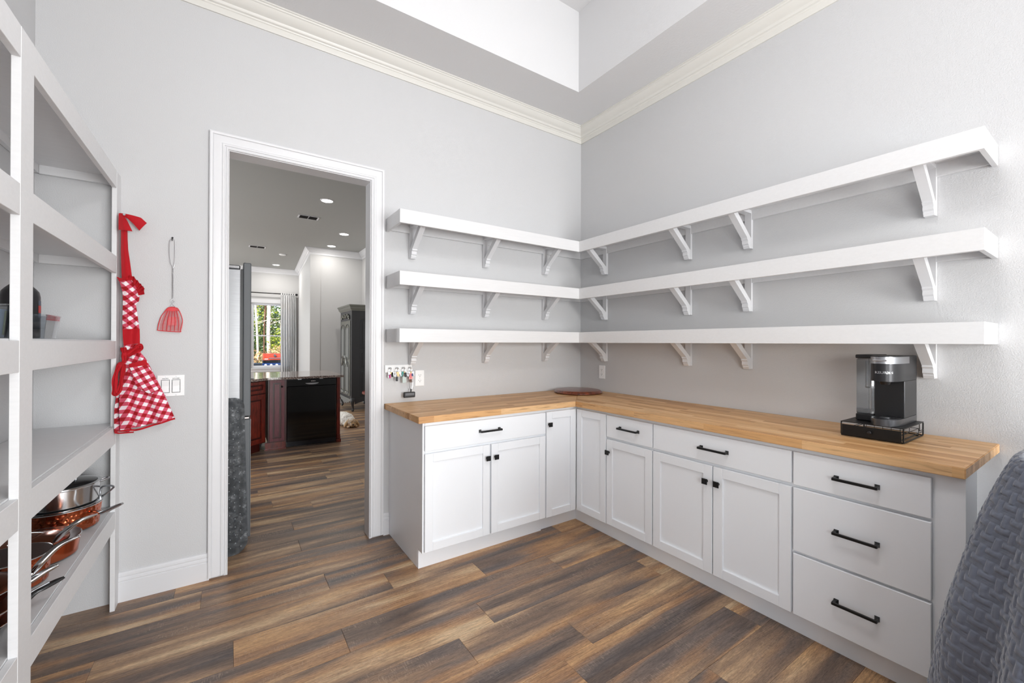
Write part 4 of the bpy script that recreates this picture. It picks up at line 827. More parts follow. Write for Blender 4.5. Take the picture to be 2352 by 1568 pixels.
# ---- pots and pans on the bottom shelf
ZP = .4955
def arc_handle(pts, w0, w1, parent, mat='chrome', fl=.72):
    w1 *= 1.12
    P_ = smoothpts(pts, 8); n = len(P_); rs = [w0+(w1-w0)*(sin(pi*min(1, i/(n-1)*1.05))**.6) for i in range(n)]
    return obj('handle', MB().tube(P_, rs, 12, flatten=((0, 0, 1), fl)), mat, parent, True)
def pan(cx, cy, z0, rb, rt, h, mat, inner='nonstick', parent=None, name='body', n=56):
    prof = [(0, 0), (rb-.012, 0), (rb, .008), (rt, h-.002), (rt+.003, h), (rt+.003, h+.0025), (rt-.002, h+.002), (rt-.003, h-.003), (rb-.004, .011), (rb-.014, .004), (0, .004)]
    b = obj(name, MB().lathe([(r_, z) for r_, z in prof[:5]], (cx, cy, z0), n), mat, parent, 40)
    obj('interior', MB().lathe([(r_, z) for r_, z in prof[6:]], (cx, cy, z0), n), inner, b, 40)
    obj('rim', MB().tube([(cx+(rt+.001)*cos(a), cy+(rt+.001)*sin(a), z0+h) for a in [2*pi*i/n for i in range(n)]], .0022, 6, closed=True), 'chrome', b, True)
    return b
t = thing('copper_saute_pan', 'large hammered copper saute pan under the steel steamer insert', 'pan', (-.615, 2.665, ZP), 'copper pots and pans')
pan(-.615, 2.665, ZP, .121, .131, .103, 'copper_h', parent=t)
arc_handle([(-.507, 2.605, .570), (-.475, 2.545, .582), (-.45, 2.49, .592), (-.415, 2.47, .610), (-.38, 2.446, .629)], .006, .0105, t)
obj('loop_handle', MB().tube(smoothpts([(-.492, 2.70, .604), (-.47, 2.685, .622), (-.445, 2.655, .648), (-.443, 2.65, .656), (-.462, 2.68, .655), (-.493, 2.715, .645), (-.50, 2.72, .615)], 6), .0042, 8), 'steel', t, True)
t = thing('steamer_insert', 'polished steel steamer insert with smoked glass lid on the copper pan', 'steamer', (-.615, 2.665, .600))
b = pan(-.615, 2.665, .6045, .120, .124, .084, 'chrome', 'steel', t)
obj('flange', MB().lathe([(.112, 0), (.134, 0), (.134, .004), (.112, .004)], (-.615, 2.665, .6035), 56), 'chrome', t, 40)
obj('loop_handle', MB().tube(smoothpts([(-.498, 2.705, .682), (-.474, 2.712, .690), (-.470, 2.690, .688), (-.494, 2.672, .682)], 6), .0042, 8), 'steel', t, True)
ld = obj('lid', MB().lathe([(.122, 0), (.122, .003), (.10, .010), (.06, .016), (0, .018)], (-.615, 2.665, .6905), 56), 'lidglass', t, True)
obj('lid_rim', MB().lathe([(.119, 0), (.128, -.001), (.128, .004), (.119, .005)], (-.615, 2.665, .6905), 56), 'chrome', ld, 40)
obj('lid_handle', MB().tube(smoothpts([(-.66, 2.665, .706), (-.655, 2.665, .724), (-.615, 2.665, .730), (-.575, 2.665, .724), (-.57, 2.665, .706)], 5), .0045, 8), 'steel', ld, True)
t = thing('copper_saute_pan', 'smooth copper pan with copper-tinted lid between hammered pans', 'pan', (-.618, 2.345, ZP), 'copper pots and pans')
pan(-.618, 2.345, ZP, .122, .130, .072, 'copper', parent=t)
ld = obj('lid', MB().lathe([(.122, 0), (.122, .003), (.095, .016), (.05, .026), (0, .030)], (-.636, 2.318, .571), 48), flat('copper_lid', (150, 88, 62), .14, .9), t, True)
obj('lid_handle', MB().tube(smoothpts([(-.655, 2.25, .598), (-.64, 2.262, .612), (-.62, 2.285, .618), (-.60, 2.315, .606), (-.585, 2.335, .594)], 6), .0026, 8), 'chrome', ld, True)
t = thing('copper_saucepan', 'hammered copper saucepan with riveted dark interior and long steel handle', 'saucepan', (-.612, 2.13, ZP), 'copper pots and pans')
b = pan(-.612, 2.13, ZP, .088, .096, .104, 'copper_h', parent=t)
for a in (.15, .45): obj('rivet', MB().ball((-.612+.090*cos(a+1.2), 2.13+.090*sin(a+1.2), .575), .0045, 6), 'chrome', b, True)
arc_handle([(-.519, 2.185, .600), (-.505, 2.14, .625), (-.480, 2.11, .657), (-.440, 2.10, .690), (-.400, 2.13, .695)], .0045, .0095, t)
t = thing('copper_frying_pan', 'hammered copper frying pan stacked behind the white post, long steel handle', 'pan', (-.625, 1.84, .562), 'copper pots and pans')
pan(-.625, 1.84, .5725, .086, .112, .045, 'copper_h', parent=t)
arc_handle([(-.520, 1.878, .606), (-.500, 1.900, .616), (-.480, 1.895, .645), (-.445, 1.912, .681), (-.400, 1.915, .697)], .0045, .0095, t)
ld = obj('lid', MB().lathe([(.114, 0), (.114, .003), (.08, .020), (0, .030)], (-.625, 1.84, .619), 48), flat('copper_lid_dark', (132, 78, 56), .14, .9), t, True)
obj('lid_handle', MB().tube(smoothpts([(-.60, 1.76, .640), (-.60, 1.78, .668), (-.60, 1.84, .672), (-.60, 1.88, .665), (-.60, 1.90, .645)], 5), .004, 8), 'chrome', ld, True)
t = thing('copper_frying_pan', 'shallow copper frying pan in the middle of the stack left of the post', 'pan', (-.625, 1.82, .528), 'copper pots and pans')
pan(-.625, 1.82, .529, .09, .116, .041, 'copper_h', parent=t)
arc_handle([(-.530, 1.872, .572), (-.515, 1.885, .588), (-.500, 1.892, .597), (-.475, 1.905, .609), (-.450, 1.919, .616)], .006, .0105, t)
t = thing('black_frying_pan', 'black frying pan at the bottom of the stack, black handle with steel inlay', 'pan', (-.625, 1.83, ZP))
pan(-.625, 1.83, ZP, .085, .108, .031, 'blackplastic', parent=t)
h_ = arc_handle([(-.520, 1.870, .527), (-.500, 1.898, .551), (-.480, 1.910, .558), (-.460, 1.925, .562), (-.440, 1.937, .566)], .007, .0125, t, 'blackplastic', .5)
obj('inlay', MB().tube([(-.506, 1.894, .5565), (-.468, 1.916, .5685)], .0032, 8), 'steel', h_, True)
t = thing('steel_ladle', 'steel ladle and spoon lying in front of the stacked pans, left edge', 'ladle', (-.55, 1.62, ZP))
obj('bowl', MB().ball((-.53, 1.640, .528), .032, 8, (1, 1, .9)), 'steel', t, True); obj('handle', MB().tube(smoothpts([(-.535, 1.665, .545), (-.56, 1.71, .585), (-.60, 1.725, .600)], 5), .0045, 8), 'chrome', t, True)

# ---- quilt draped over a tall stand in the foreground
QC = (1.80, -.10)
SIL = [(1.056, .0), (1.050, .10), (1.040, .165)] 
for yq, zq in ((.205, 1.011), (.23, .956), (.252, .895), (.274, .829), (.295, .748), (.32, .649), (.345, .548), (.365, .439), (.375, .363), (.382, .287), (.388, .215), (.396, .10), (.402, .004)):
    th = atan2(1.9, yq); D = hypot(*QC); A = atan2(QC[0], QC[1]); rr = D*sin(A-th); xt = sqrt(D*D-rr*rr)*sin(th)
    SIL.append((1.33-(1.33-zq)*xt/1.9, rr-.010))
zs = np.array([p[0] for p in SIL]); rs_ = np.array([p[1] for p in SIL])
sl = np.concatenate([[0], np.cumsum(np.hypot(np.diff(zs), np.diff(rs_)))])
NV, NU = 520, 800; S = np.linspace(0, sl[-1], NV); Z = np.interp(S, sl, zs); R_ = np.interp(S, sl, rs_)
k_ = np.ones(15)/15
Zs = np.convolve(np.pad(Z, 7, 'edge'), k_, 'valid'); Rs = np.convolve(np.pad(R_, 7, 'edge'), k_, 'valid'); Rs[0] = 0.0; Zs[-1] = .004
ph = np.concatenate([np.linspace(radians(70), radians(265), 660, endpoint=False), np.linspace(radians(265), radians(430), NU-660, endpoint=False)])
PH, SS = np.meshgrid(ph, S); RR = Rs[:, None]*np.ones(NU); ZZ = Zs[:, None]*np.ones(NU)
fall = np.clip((SS-.22)/.75, 0, 1)
fold = .030*fall*(np.sin(7*PH+.9+1.1*SS)+.45*np.sin(13*PH+2.1-1.7*SS))-.028*fall
uu = (PH-2.2)*.42; vv = SS+.02*np.sin(PH*2)
# basket weave: plump plain bars lie over rows of running stitch, with upright bars between them
V = vv/.032; J = np.floor(V); fv = V-J; Us = uu/.066+.5*J+.06*np.sin(vv*25); fu3 = Us-np.floor(Us)
pf = lambda x: np.clip(1-np.abs(2*np.clip(x, 0, 1)-1)**4, 0, 1)
inb = (fu3 < .70) & (fv < .52); inr = (fu3 < .70) & ~inb
barh = pf(fu3/.70)*pf(fv/.52)
rip = .22+.26*np.cos((fv-.52)/.48*2*pi*3.0)*(.45+.55*np.abs(np.sin(uu*700)))
barv = pf((fu3-.70)/.30)*(.75+.25*pf(fv))
hb = np.where(inb, barh, np.where(inr, rip, .95*barv))
crk = .10*np.sin(uu*260+3*np.sin(vv*60))*np.sin(vv*160+uu*40)
hb = hb*(1+crk)
disp = fold+.0050*hb*np.clip(SS/.12, 0, 1)
CX_ = np.cos(PH); X_ = QC[0]+(RR+disp)*CX_*np.where(CX_ > 0, 1.6, 1.0); SY_ = np.sin(PH); Y_ = QC[1]+(RR+disp)*SY_*np.where(SY_ < 0, 2.2, 1.0); Zf = np.maximum(ZZ+.003*hb*(RR < .2), .003)
CXp = np.clip(CX_, 0, 1)**.6; R2 = RR+(.44-RR)*.55*CXp*np.clip((SS-.06)/.2, 0, 1)
X_ = np.where(CX_ > 0, QC[0]+(R2+disp)*CX_*1.75, X_)
kz = np.interp(Zf, [.004, .215, .287, .363, .439, .548, .649, .748, .829, .895, .956, 1.011, 1.06], [.205, .203, .199, .196, .190, .180, .166, .153, .142, .130, .119, .106, .094])
wx = np.clip((X_-1.88)/.12, 0, 1); Y_ = np.where(X_ > 1.88, Y_*(1-wx)+np.minimum(np.minimum(Y_, X_*kz-.012), .285)*wx, Y_)
vs = np.stack([X_, Y_, Zf], -1).reshape(-1, 3)
idx = np.arange(NV*NU).reshape(NV, NU); a_ = idx[:-1]; b_ = np.roll(idx, -1, 1)[:-1]; c_ = np.roll(idx, -1, 1)[1:]; d_ = idx[1:]
fa = np.stack([a_, b_, c_, d_], -1).reshape(-1, 4)
me = bpy.data.meshes.new('quilt'); me.from_pydata(vs.tolist(), [], fa.tolist()); uvl = me.uv_layers.new(name='UVMap')
li = np.empty(len(me.loops), dtype=np.int32); me.loops.foreach_get('vertex_index', li)
uvl.data.foreach_set('uv', np.stack([uu.reshape(-1)[li], vv.reshape(-1)[li]], -1).astype(np.float32).ravel())
me.polygons.foreach_set('use_smooth', np.ones(len(me.polygons), bool)); me.materials.append(M['quilt'])
q = bpy.data.objects.new('quilt', me); COL.objects.link(q); tag(q, 'slate grey basket-weave quilted bedspread draped over a stand beside the drawers', 'quilt')
# ================================================================ kitchen beyond the doorway
# ---- refrigerator, side towards the doorway
def brushed_side():
    t = NT('brushed_stainless_side'); co = t.n('NewGeometry').outputs['Position']
    nz = t.n('TexNoise', {'Vector': t.n('Mapping', {'Vector': co, 'Scale': (3, 3, 160)}).outputs[0], 'Scale': 3, 'Detail': 3}).outputs[0]
    t.set(Base_Color=t.mix(nz, srgb((140, 141, 143)), srgb((176, 177, 180))), Metallic=.4, Roughness=.36); return t.m
M['brush'] = brushed_side(); M['fridgedoor'] = flat('fridge_door_edge_grey', (88, 91, 94), .5, .0)
t = thing('refrigerator', 'tall stainless refrigerator seen edge-on just inside the doorway', 'refrigerator', (-.3, 3.7, 0))
obj('body', MB().box((-.70, 3.227, .03), (.060, 4.14, 1.795), .004), 'brush', t)
obj('gasket', MB().box((.060, 3.237, .05), (.075, 4.13, 1.80)), 'blackplastic', t)
for y0, y1 in ((3.225, 3.680), (3.686, 4.142)): obj('door', MB().box((.074, y0, .845), (.118, y1, 1.842), .005), 'fridgedoor', t)
fd = obj('freezer_drawer', MB().box((.074, 3.225, .06), (.118, 4.142, .826), .005), 'fridgedoor', t)
obj('door_skin', MB().box((.1178, 3.2265, .062), (.1188, 4.141, .824)), 'brush', fd)
obj('hinge_cover', MB().box((-.06, 3.232, 1.798), (.058, 3.33, 1.824), .006), 'chrome', t)
obj('hinge', MB().box((.085, 3.235, .829), (.108, 3.26, .838)), 'chrome', t)
obj('base_grille', MB().box((-.70, 3.24, .002), (.06, 4.13, .03)), 'blackplastic', t)
# ---- clear chair mat leaning on the refrigerator
t = thing('chair_mat', 'clear plastic chair mat with rounded corners leaning on the refrigerator side', 'chair mat', (-.3, 3.12, 0))
def mat_pt(x, z): return (x+.02*(1-z/.97), 3.115-.01+.085*(1-z/.97)*.0+.095*(z/.97)*.9*0+.0, z)
cor = []
x1, zt_, rb_, rt_ = .082, .968, .085, .055
for i in range(9): a = -pi/2+pi/2*i/8; cor.append((x1-rb_+rb_*cos(a), rb_+rb_*sin(a)))
for i in range(9): a = pi/2*i/8; cor.append((x1-rt_+rt_*cos(a), zt_-rt_+rt_*sin(a)))
for i in range(9): a = pi/2+pi/2*i/8; cor.append((-.62+rt_*cos(a)+rt_, zt_-rt_+rt_*sin(a)))
for i in range(9): a = pi+pi/2*i/8; cor.append((-.62+rb_+rb_*cos(a), rb_+rb_*sin(a)))
ly = lambda z: 3.125+.09*(z/.97)
cor = [(x+.022*(1-z/.97), ly(z), z+.002) for x, z in cor]
M['mat'] = glassy('mat_clear_vinyl', (158, 161, 164), .25, .985, .12)
_t = NT('mat_clear_vinyl_scuffed'); _n = _t.n('TexNoise', {'Vector': _t.n('NewGeometry').outputs['Position'], 'Scale': 26, 'Detail': 5, 'Roughness': .7}).outputs[0]
_tr = _t.n('BsdfTransparent', {'Color': srgb((160, 164, 168))}); _df = _t.n('BsdfPrincipled', {'Base Color': srgb((170, 173, 176)), 'Roughness': .3})
_mx = _t.n('MixShader', {0: _t.ramp(_n, [(.45, (.10, .10, .10)), (.60, (.22, .22, .22)), (.70, (.55, .55, .55))]), 1: _tr.outputs[0], 2: _df.outputs[0]}); _t.t.links.new(_mx.outputs[0], _t.out.inputs[0]); M['mat'] = _t.m
obj('sheet', MB().prism(cor, (0, 1, 0), .0035), 'mat', t)
m = MB()
for i in range(9):
    for j in range(36):
        x = .045-.055*i+(.0275 if j % 2 else 0); z = .05+.0245*j
        if x < .07: m.cyl((x+.022*(1-z/.97), ly(z)-.006, z), (x+.022*(1-z/.97), ly(z), z), .0008, .0028, 6)
s_ = obj('grip_studs', m, flat('stud_vinyl', (206, 210, 214), .2), t); s_['kind'] = 'stuff'
# ---- dishwasher
t = thing('dishwasher', 'glossy black built-in dishwasher in the cherry kitchen island', 'dishwasher', (.89, 6.2, 0))
M['gloss'] = flat('gloss_black_enamel', (8, 9, 12), .07); M['kick'] = flat('kick_black', (14, 18, 28), .25)
obj('body', MB().box((.600, 5.955, .06), (1.180, 6.50, .858)), 'blackplastic', t)
obj('door', MB().box((.600, 5.912, .075), (1.180, 5.955, .770), .006), 'gloss', t)
cp = obj('control_panel', MB().prism([(.600, 5.955, .772), (.600, 5.905, .772), (.600, 5.915, .848), (.600, 5.955, .850)], (1, 0, 0), .580), 'gloss', t)
obj('handle_pocket', MB().prism([(.885+.078*cos(a), 5.9035, .806+.020*sin(a)) for a in [pi+pi*i/14 for i in range(15)]], (0, 1, 0), .004), 'chrome', cp)
text('BOSCH', .016, (.900, 5.9085, .828), (1, 0, 0), (0, 0, 1), 'white_plastic', cp)
obj('kickplate', MB().box((.600, 5.935, .012), (1.180, 5.955, .072)), 'kick', t)
for x in (.745, 1.0): obj('mounting_clip', MB().box((x-.02, 5.93, .850), (x+.02, 5.95, .861)), 'steel', t)
# ---- cherry cabinets of the island
def raised(P, a0, a1, z0, z1, mb=None):
    m = MB(); m.box(P(a0, 0, z0), P(a1, .018, z1), .003); return m
def raised_door(P, a0, a1, z0, z1, parent, name='door', fr=.042, mat='cherry'):
    m = MB()
    def bx(a, b, d0, d1, c, d): 
        q = [P(a, d0, c), P(b, d0, c), P(b, d0, d), P(a, d0, d)]; n = Vector(P(0, 1, 0))-Vector(P(0, 0, 0)); m.prism(q, n, d1-d0)
    bx(a0, a0+fr, 0, .020, z0, z1); bx(a1-fr, a1, 0, .020, z0, z1); bx(a0+fr, a1-fr, 0, .020, z0, z0+fr); bx(a0+fr, a1-fr, 0, .020, z1-fr, z1)
    bx(a0+fr+.02, a1-fr-.02, 0, .016, z0+fr+.02, z1-fr-.02)
    d = obj(name, m, mat, parent)
    m2 = MB(); n = Vector(P(0, 1, 0))-Vector(P(0, 0, 0))
    m2.prism([P(a0+fr-.001, 0, z0+fr-.001), P(a1-fr+.001, 0, z0+fr-.001), P(a1-fr+.001, 0, z1-fr+.001), P(a0+fr-.001, 0, z1-fr+.001)], n, .006); obj('panel_groove', m2, 'cherrydark', d); return d
PI_ = lambda a, d, z: (a, 5.93-d, z)
t = thing('pullout_cabinet', 'narrow cherry pull-out cabinet left of the dishwasher', 'cabinet', (.47, 6.2, 0))
obj('body', MB().box((.395, 5.931, .09), (.598, 6.50, .862)), 'cherrydark', t)
M['cherry_daylit'] = grainwood('cherry_wood_daylit', (92, 24, 34), (128, 48, 62), (9, 9, 1.2), .38, .1)  # pink of daylight on this door put into the wood colour
d = raised_door(PI_, .412, .572, .105, .858, t, mat='cherry_daylit', fr=.034); obj('knob', MB().cyl((.545, 5.91, .775), (.545, 5.898, .775), .005, n=10).ball((.545, 5.892, .775), .012, 8), 'black', d, True)
obj('plinth', MB().box((.365, 5.925, 0), (.590, 5.96, .09)).box((.36, 5.915, 0), (.592, 5.925, .018)), 'cherry', t)
t = thing('end_post', 'cherry corner post with moulded foot at the right end of the island', 'post', (1.215, 5.96, 0))
obj('shaft', MB().box((1.188, 5.93, .10), (1.232, 6.50, .862), .003), 'cherry', t)
obj('foot', MB().box((1.183, 5.918, 0), (1.242, 6.50, .045), .004).box((1.186, 5.922, .045), (1.238, 6.50, .075), .008).box((1.187, 5.926, .075), (1.235, 6.50, .10), .004), 'cherry', t)
cx_, cy_ = .372, 5.935; q_ = 1/sqrt(2)
PD = lambda a, d, z: (cx_-a*q_+d*q_, cy_-a*q_-d*q_, z)
t = thing('angled_cabinet', 'cherry base cabinet set at an angle with drawer over a door', 'cabinet', (.1, 5.9, 0))
obj('body', MB().prism([PD(0, 0, .10), PD(.86, 0, .10), PD(.86, -.60, .10), (.372, 6.55, .10)], (0, 0, 1), .762), 'cherrydark', t)
raised_door(PD, .03, .80, .712, .850, t, 'drawer', .034); raised_door(PD, .03, .80, .115, .695, t, 'door', .055)
obj('plinth', MB().prism([PD(.04, -.05, 0), PD(.86, -.05, 0), PD(.86, -.55, 0), (.372, 6.5, 0)], (0, 0, 1), .10), 'cherrydark', t)
e = PD(.90, .035, 0)
gp = MB().prism([(1.268, 5.892, .862), (1.275, 5.90, .862), (1.275, 7.02, .862), (-.45, 7.02, .862), (-.80, 5.9, .862), (e[0], e[1], .862), (.392, 5.892, .862)], (0, 0, 1), .027)
o = obj('granite_countertop', soften(gp, .004), 'granite'); tag(o, 'speckled brown granite countertop on the kitchen island', 'countertop')
obj_ = obj('sink', MB().sweep([(.02, 5.62, .8892), (.22, 5.82, .8892), (-.05, 6.10, .8892), (-.25, 5.90, .8892)], [(0, 0), (.018, 0), (.018, .004), (0, .004)], (0, 0, 1), True), 'slot'); tag(obj_, 'dark sink rim set in the granite countertop', 'sink')
# ---- armoire
AX, AY0, AY1, AX1 = 1.915, 8.25, 9.20, 2.445
t = thing('armoire', 'tall dark carved armoire with painted-in light on its front and cabriole legs', 'armoire', (2.17, 8.72, 0))
obj('body', MB().box((AX, AY0, .235), (AX1, AY1, 1.93)), 'armoire', t)
obj('cornice', MB().sweep([(AX1, AY0, 1.925), (AX, AY0, 1.925), (AX, AY1, 1.925), (AX1, AY1, 1.925)][::-1], [(0, 0), (.008, 0), (.010, .015), (.026, .03), (.036, .055), (.040, .075), (.052, .085), (.056, .112), (0, .112)], (0, 0, 1)), 'armoire_lit', t, 30)
obj('top', MB().box((AX, AY0, 1.93), (AX1, AY1, 2.03)), 'armoire', t)
def frame_side(z0, z1, arch=0.0):
    y = AY0-.001; x0, x1 = AX+.16, AX1-.05
    pth = [(x0, y, z0), (x1, y, z0), (x1, y, z1)]+[(x1-(x1-x0)*i/8, y, z1+arch*sin(pi*i/8)) for i in range(1, 8)]+[(x0, y, z1)]
    m = MB().sweep(pth, [(-.012, 0), (.0, 0), (.0, .008), (-.012, .010)], (0, -1, 0), True)
    o = obj('side_panel', m, 'armoire', t)
    m = MB().prism([(x0+.04, y, z0+.04), (x1-.04, y, z0+.04), (x1-.04, y, z1-.03)]+[(x1-.04-(x1-x0-.08)*i/8, y, z1-.03+arch*sin(pi*i/8)) for i in range(1, 8)]+[(x0+.04, y, z1-.03)], (0, -1, 0), .008); obj('raised_field', m, 'armoire', o)
frame_side(1.20, 1.74, .05); frame_side(.83, 1.14); frame_side(.29, .77)
M['silver'] = flat('painted_highlight', (150, 152, 150), .28, .5)  # highlights on the carved front painted as a paler tone
for y0, y1 in ((AY0+.10, (AY0+AY1)/2-.004), ((AY0+AY1)/2+.004, AY1-.10)):
    d = obj('door', MB().box((AX-.014, y0, .30), (AX, y1, 1.74), .003), 'armoire_lit', t)
    for za, zb_ in ((.36, .93), (1.00, 1.66)):
        ym = (y0+y1)/2; hw = (y1-y0)/2-.05
        pth = [(AX-.014, ym-hw, za), (AX-.014, ym+hw, za), (AX-.014, ym+hw, zb_-.05)]+[(AX-.014, ym+hw-2*hw*i/8, zb_-.05+.06*sin(pi*i/8)**.7) for i in range(1, 8)]+[(AX-.014, ym-hw, zb_-.05)]
        obj('moulding', MB().tube(pth, .009, 6, closed=True), 'armoire', d)
        obj('panel', MB().prism([(AX-.0145, ym-hw+.035, za+.035), (AX-.0145, ym+hw-.035, za+.035), (AX-.0145, ym+hw-.035, zb_-.09), (AX-.0145, ym, zb_-.05), (AX-.0145, ym-hw+.035, zb_-.09)], (-1, 0, 0), .008), 'silver', d)
    m = MB()
    for k in range(5): a = k*1.1; m.ball((AX-.022, ym-.10+.05*k, .345+.018*sin(a*2)), .022-.002*abs(k-2), 5, (.5, 1, .8))
    obj('carving', m, 'silver', d, True)
m = MB(); ym = (AY0+AY1)/2
for k in range(13):
    a = pi*k/12; m.ball((AX-.014, ym+.30*cos(a), 1.80+.05*sin(a)+.02*cos(k*2.4)), .030-.004*(k % 3), 5, (.5, 1.1, .8))
m.tube(smoothpts([(AX-.014, ym-.32, 1.79), (AX-.02, ym-.2, 1.86), (AX-.022, ym-.06, 1.80), (AX-.02, ym, 1.87), (AX-.022, ym+.06, 1.80), (AX-.02, ym+.2, 1.86), (AX-.014, ym+.32, 1.79)], 5), .014, 6)
obj('crest_carving', m, 'armoire_lit', t, True)
m = MB()
for s_ in (-1, 1): m.tube(smoothpts([(AX-.02, ym, 1.02), (AX-.03, ym+s_*.08, 1.06), (AX-.03, ym+s_*.15, .99), (AX-.03, ym+s_*.18, .90), (AX-.02, ym+s_*.24, .86)], 5), .013, 6)
m.ball((AX-.026, ym, 1.03), .03, 6, (.5, 1, 1.2)); obj('ribbon_carving', m, 'silver', t, True)
ap_ = [(AX-.002, AY0+.02, .25)]+[(AX-.002, AY0+.02+(AY1-AY0-.04)*i/20, .245-.02-.085*max(0, sin(pi*i/20))**.8-.012*cos(i*1.9)) for i in range(21)]+[(AX-.002, AY1-.02, .25)]
obj('apron_carving', MB().prism(ap_, (-1, 0, 0), .016), 'silver', t)
obj('side_apron', MB().prism([(AX+.03, AY0-.001, .26), (AX+.06, AY0-.001, .20)]+[(AX+.06+(AX1-AX-.12)*i/10, AY0-.001, .15+.05*sin(pi*i/10)) for i in range(11)]+[(AX1-.03, AY0-.001, .26)], (0, 1, 0), .02), 'armoire', t)
for x, sx in ((AX+.03, -1), (AX1-.05, 1)):
    for y, sy in ((AY0+.03, -1), (AY1-.03, 1)):
        sxx = sx if sx < 0 else .2
        obj('leg', MB().tube(smoothpts([(x, y, .26), (x+.012*sxx, y+.020*sy, .20), (x+.004*sxx, y+.012*sy, .12), (x-.01*sxx, y-.004*sy, .06), (x+.008*sxx, y+.008*sy, .022)], 5), [.042]*4+[.040, .036, .032, .028, .025, .022, .020, .018, .017, .016, .016, .017, .019, .022, .024, .024, .022][:17], 10), 'armoire', t, True)
# ---- pedestal stool whose seat edge shows by the door jamb
t = thing('pedestal_stool', 'reddish wooden seat edge peeking past the door jamb by the armoire', 'stool', (2.10, 7.42, 0))
obj('seat', MB().lathe([(0, .43), (.19, .43), (.20, .44), (.20, .465), (.19, .475), (0, .475)], (2.10, 7.42, 0), 36), 'cherry', t, 30)
obj('pedestal', MB().lathe([(.13, 0), (.13, .02), (.03, .06), (.025, .25), (.035, .42), (0, .43)], (2.12, 7.42, 0), 24), 'cherry', t, 40)
# ---- curtain and rod
o = obj('curtain_rod', MB().cyl((-.3, KY1-.10, 2.622), (1.515, KY1-.10, 2.622), .013, n=12).ball((1.53, KY1-.10, 2.622), .032, 8).cyl((1.49, KY1-.10, 2.622), (1.49, KY1-.002, 2.61), .008, n=8), 'black', smooth=True)
tag(o, 'black curtain rod with ball finial above the far window', 'curtain rod')
t = thing('curtain', 'white tab-top curtain panel drawn to the right of the far window', 'curtain', (1.33, KY1-.1, .3))
rows = []
for i in range(30):
    v_ = i/29; z = 2.585-v_*2.40; rw = []
    for j in range(97):
        u_ = j/96; x = 1.145+u_*(.37+.02*sin(v_*3)); a = .028+.012*v_
        rw.append((x+.008*sin(u_*50+v_*2), KY1-.105+a*sin(2*pi*7*u_+.8*sin(v_*4)), z))
    rows.append(rw)
obj('panel', MB().grid(rows, .002, (0, 1, 0)), 'curtain', t, True)
for k in range(7):
    x = 1.165+k*.053; obj('tab', MB().tube([(x, KY1-.12, 2.595), (x, KY1-.122, 2.63), (x, KY1-.10, 2.640), (x, KY1-.078, 2.63), (x, KY1-.08, 2.595)], .017, 6, flatten=((0, 1, 0), .25)), 'curtain', t, True)
# ---- sleeping dog
DG = (1.575, 6.86, 0)
t = thing('dog', 'small shaggy cream and tan dog lying on the kitchen floor, chin on paws', 'dog', DG)
m = MB()
def eb(x, y, z, rx, ry, rz, n=8): m.ball((DG[0]+x, DG[1]+y, z), 1, n, (rx, ry, rz))
eb(-.04, .22, .105, .115, .17, .105); eb(-.07, .33, .10, .105, .12, .10); eb(-.02, .10, .105, .10, .11, .10); eb(.0, .03, .085, .085, .08, .075)
eb(.015, -.02, .076, .082, .070, .062); eb(.018, -.070, .048, .046, .042, .034); eb(.018, -.045, .044, .062, .045, .040)
eb(-.045, -.065, .020, .022, .055, .019); eb(.075, -.060, .020, .022, .055, .019); eb(-.06, .02, .035, .035, .06, .034); eb(.09, .03, .035, .033, .06, .034)
eb(.07, .32, .055, .05, .09, .052); eb(-.17, .34, .05, .05, .09, .05); eb(-.10, .46, .04, .03, .06, .03)
body = obj('body', m, 'fur', t)
body.data.transform(Matrix.Translation((-DG[0], -DG[1], 0))); body.matrix_parent_inverse = Matrix.Identity(4)
md = body.modifiers.new('union', 'REMESH'); md.mode = 'VOXEL'; md.voxel_size = .008; md.use_smooth_shade = True
ms = body.modifiers.new('soft', 'SMOOTH'); ms.iterations = 6; ms.factor = .6
tx = bpy.data.textures.new('fur_clumps', 'CLOUDS'); tx.noise_scale = .022
dp = body.modifiers.new('fur', 'DISPLACE'); dp.texture = tx; dp.strength = .022; dp.mid_level = .5
def sub(name, c, s_, mat, rot=None):
    m = MB(); m.ball((0, 0, 0), 1, 8, s_); o = obj(name, m, mat, body, True); o.matrix_parent_inverse = Matrix.Identity(4)
    o.matrix_basis = Matrix.Translation(c) @ (Matrix.Rotation(rot, 4, 'Y') if rot else Matrix.Identity(4)); return o
sub('ear', (-.072, -.030, .056), (.022, .036, .052), 'furtan', .45); sub('ear', (.104, -.025, .054), (.022, .036, .052), 'furtan', -.45)
sub('nose', (.018, -.113, .052), (.013, .009, .010), 'nose')
sub('eye', (-.012, -.080, .086), (.008, .004, .003), 'nose'); sub('eye', (.048, -.080, .086), (.008, .004, .003), 'nose')
# ================================================================ outdoors beyond the far window
o = struct('ground_outside', MB().box((-40, 13.1, -.35), (60, 90, -.25)), 'straw')
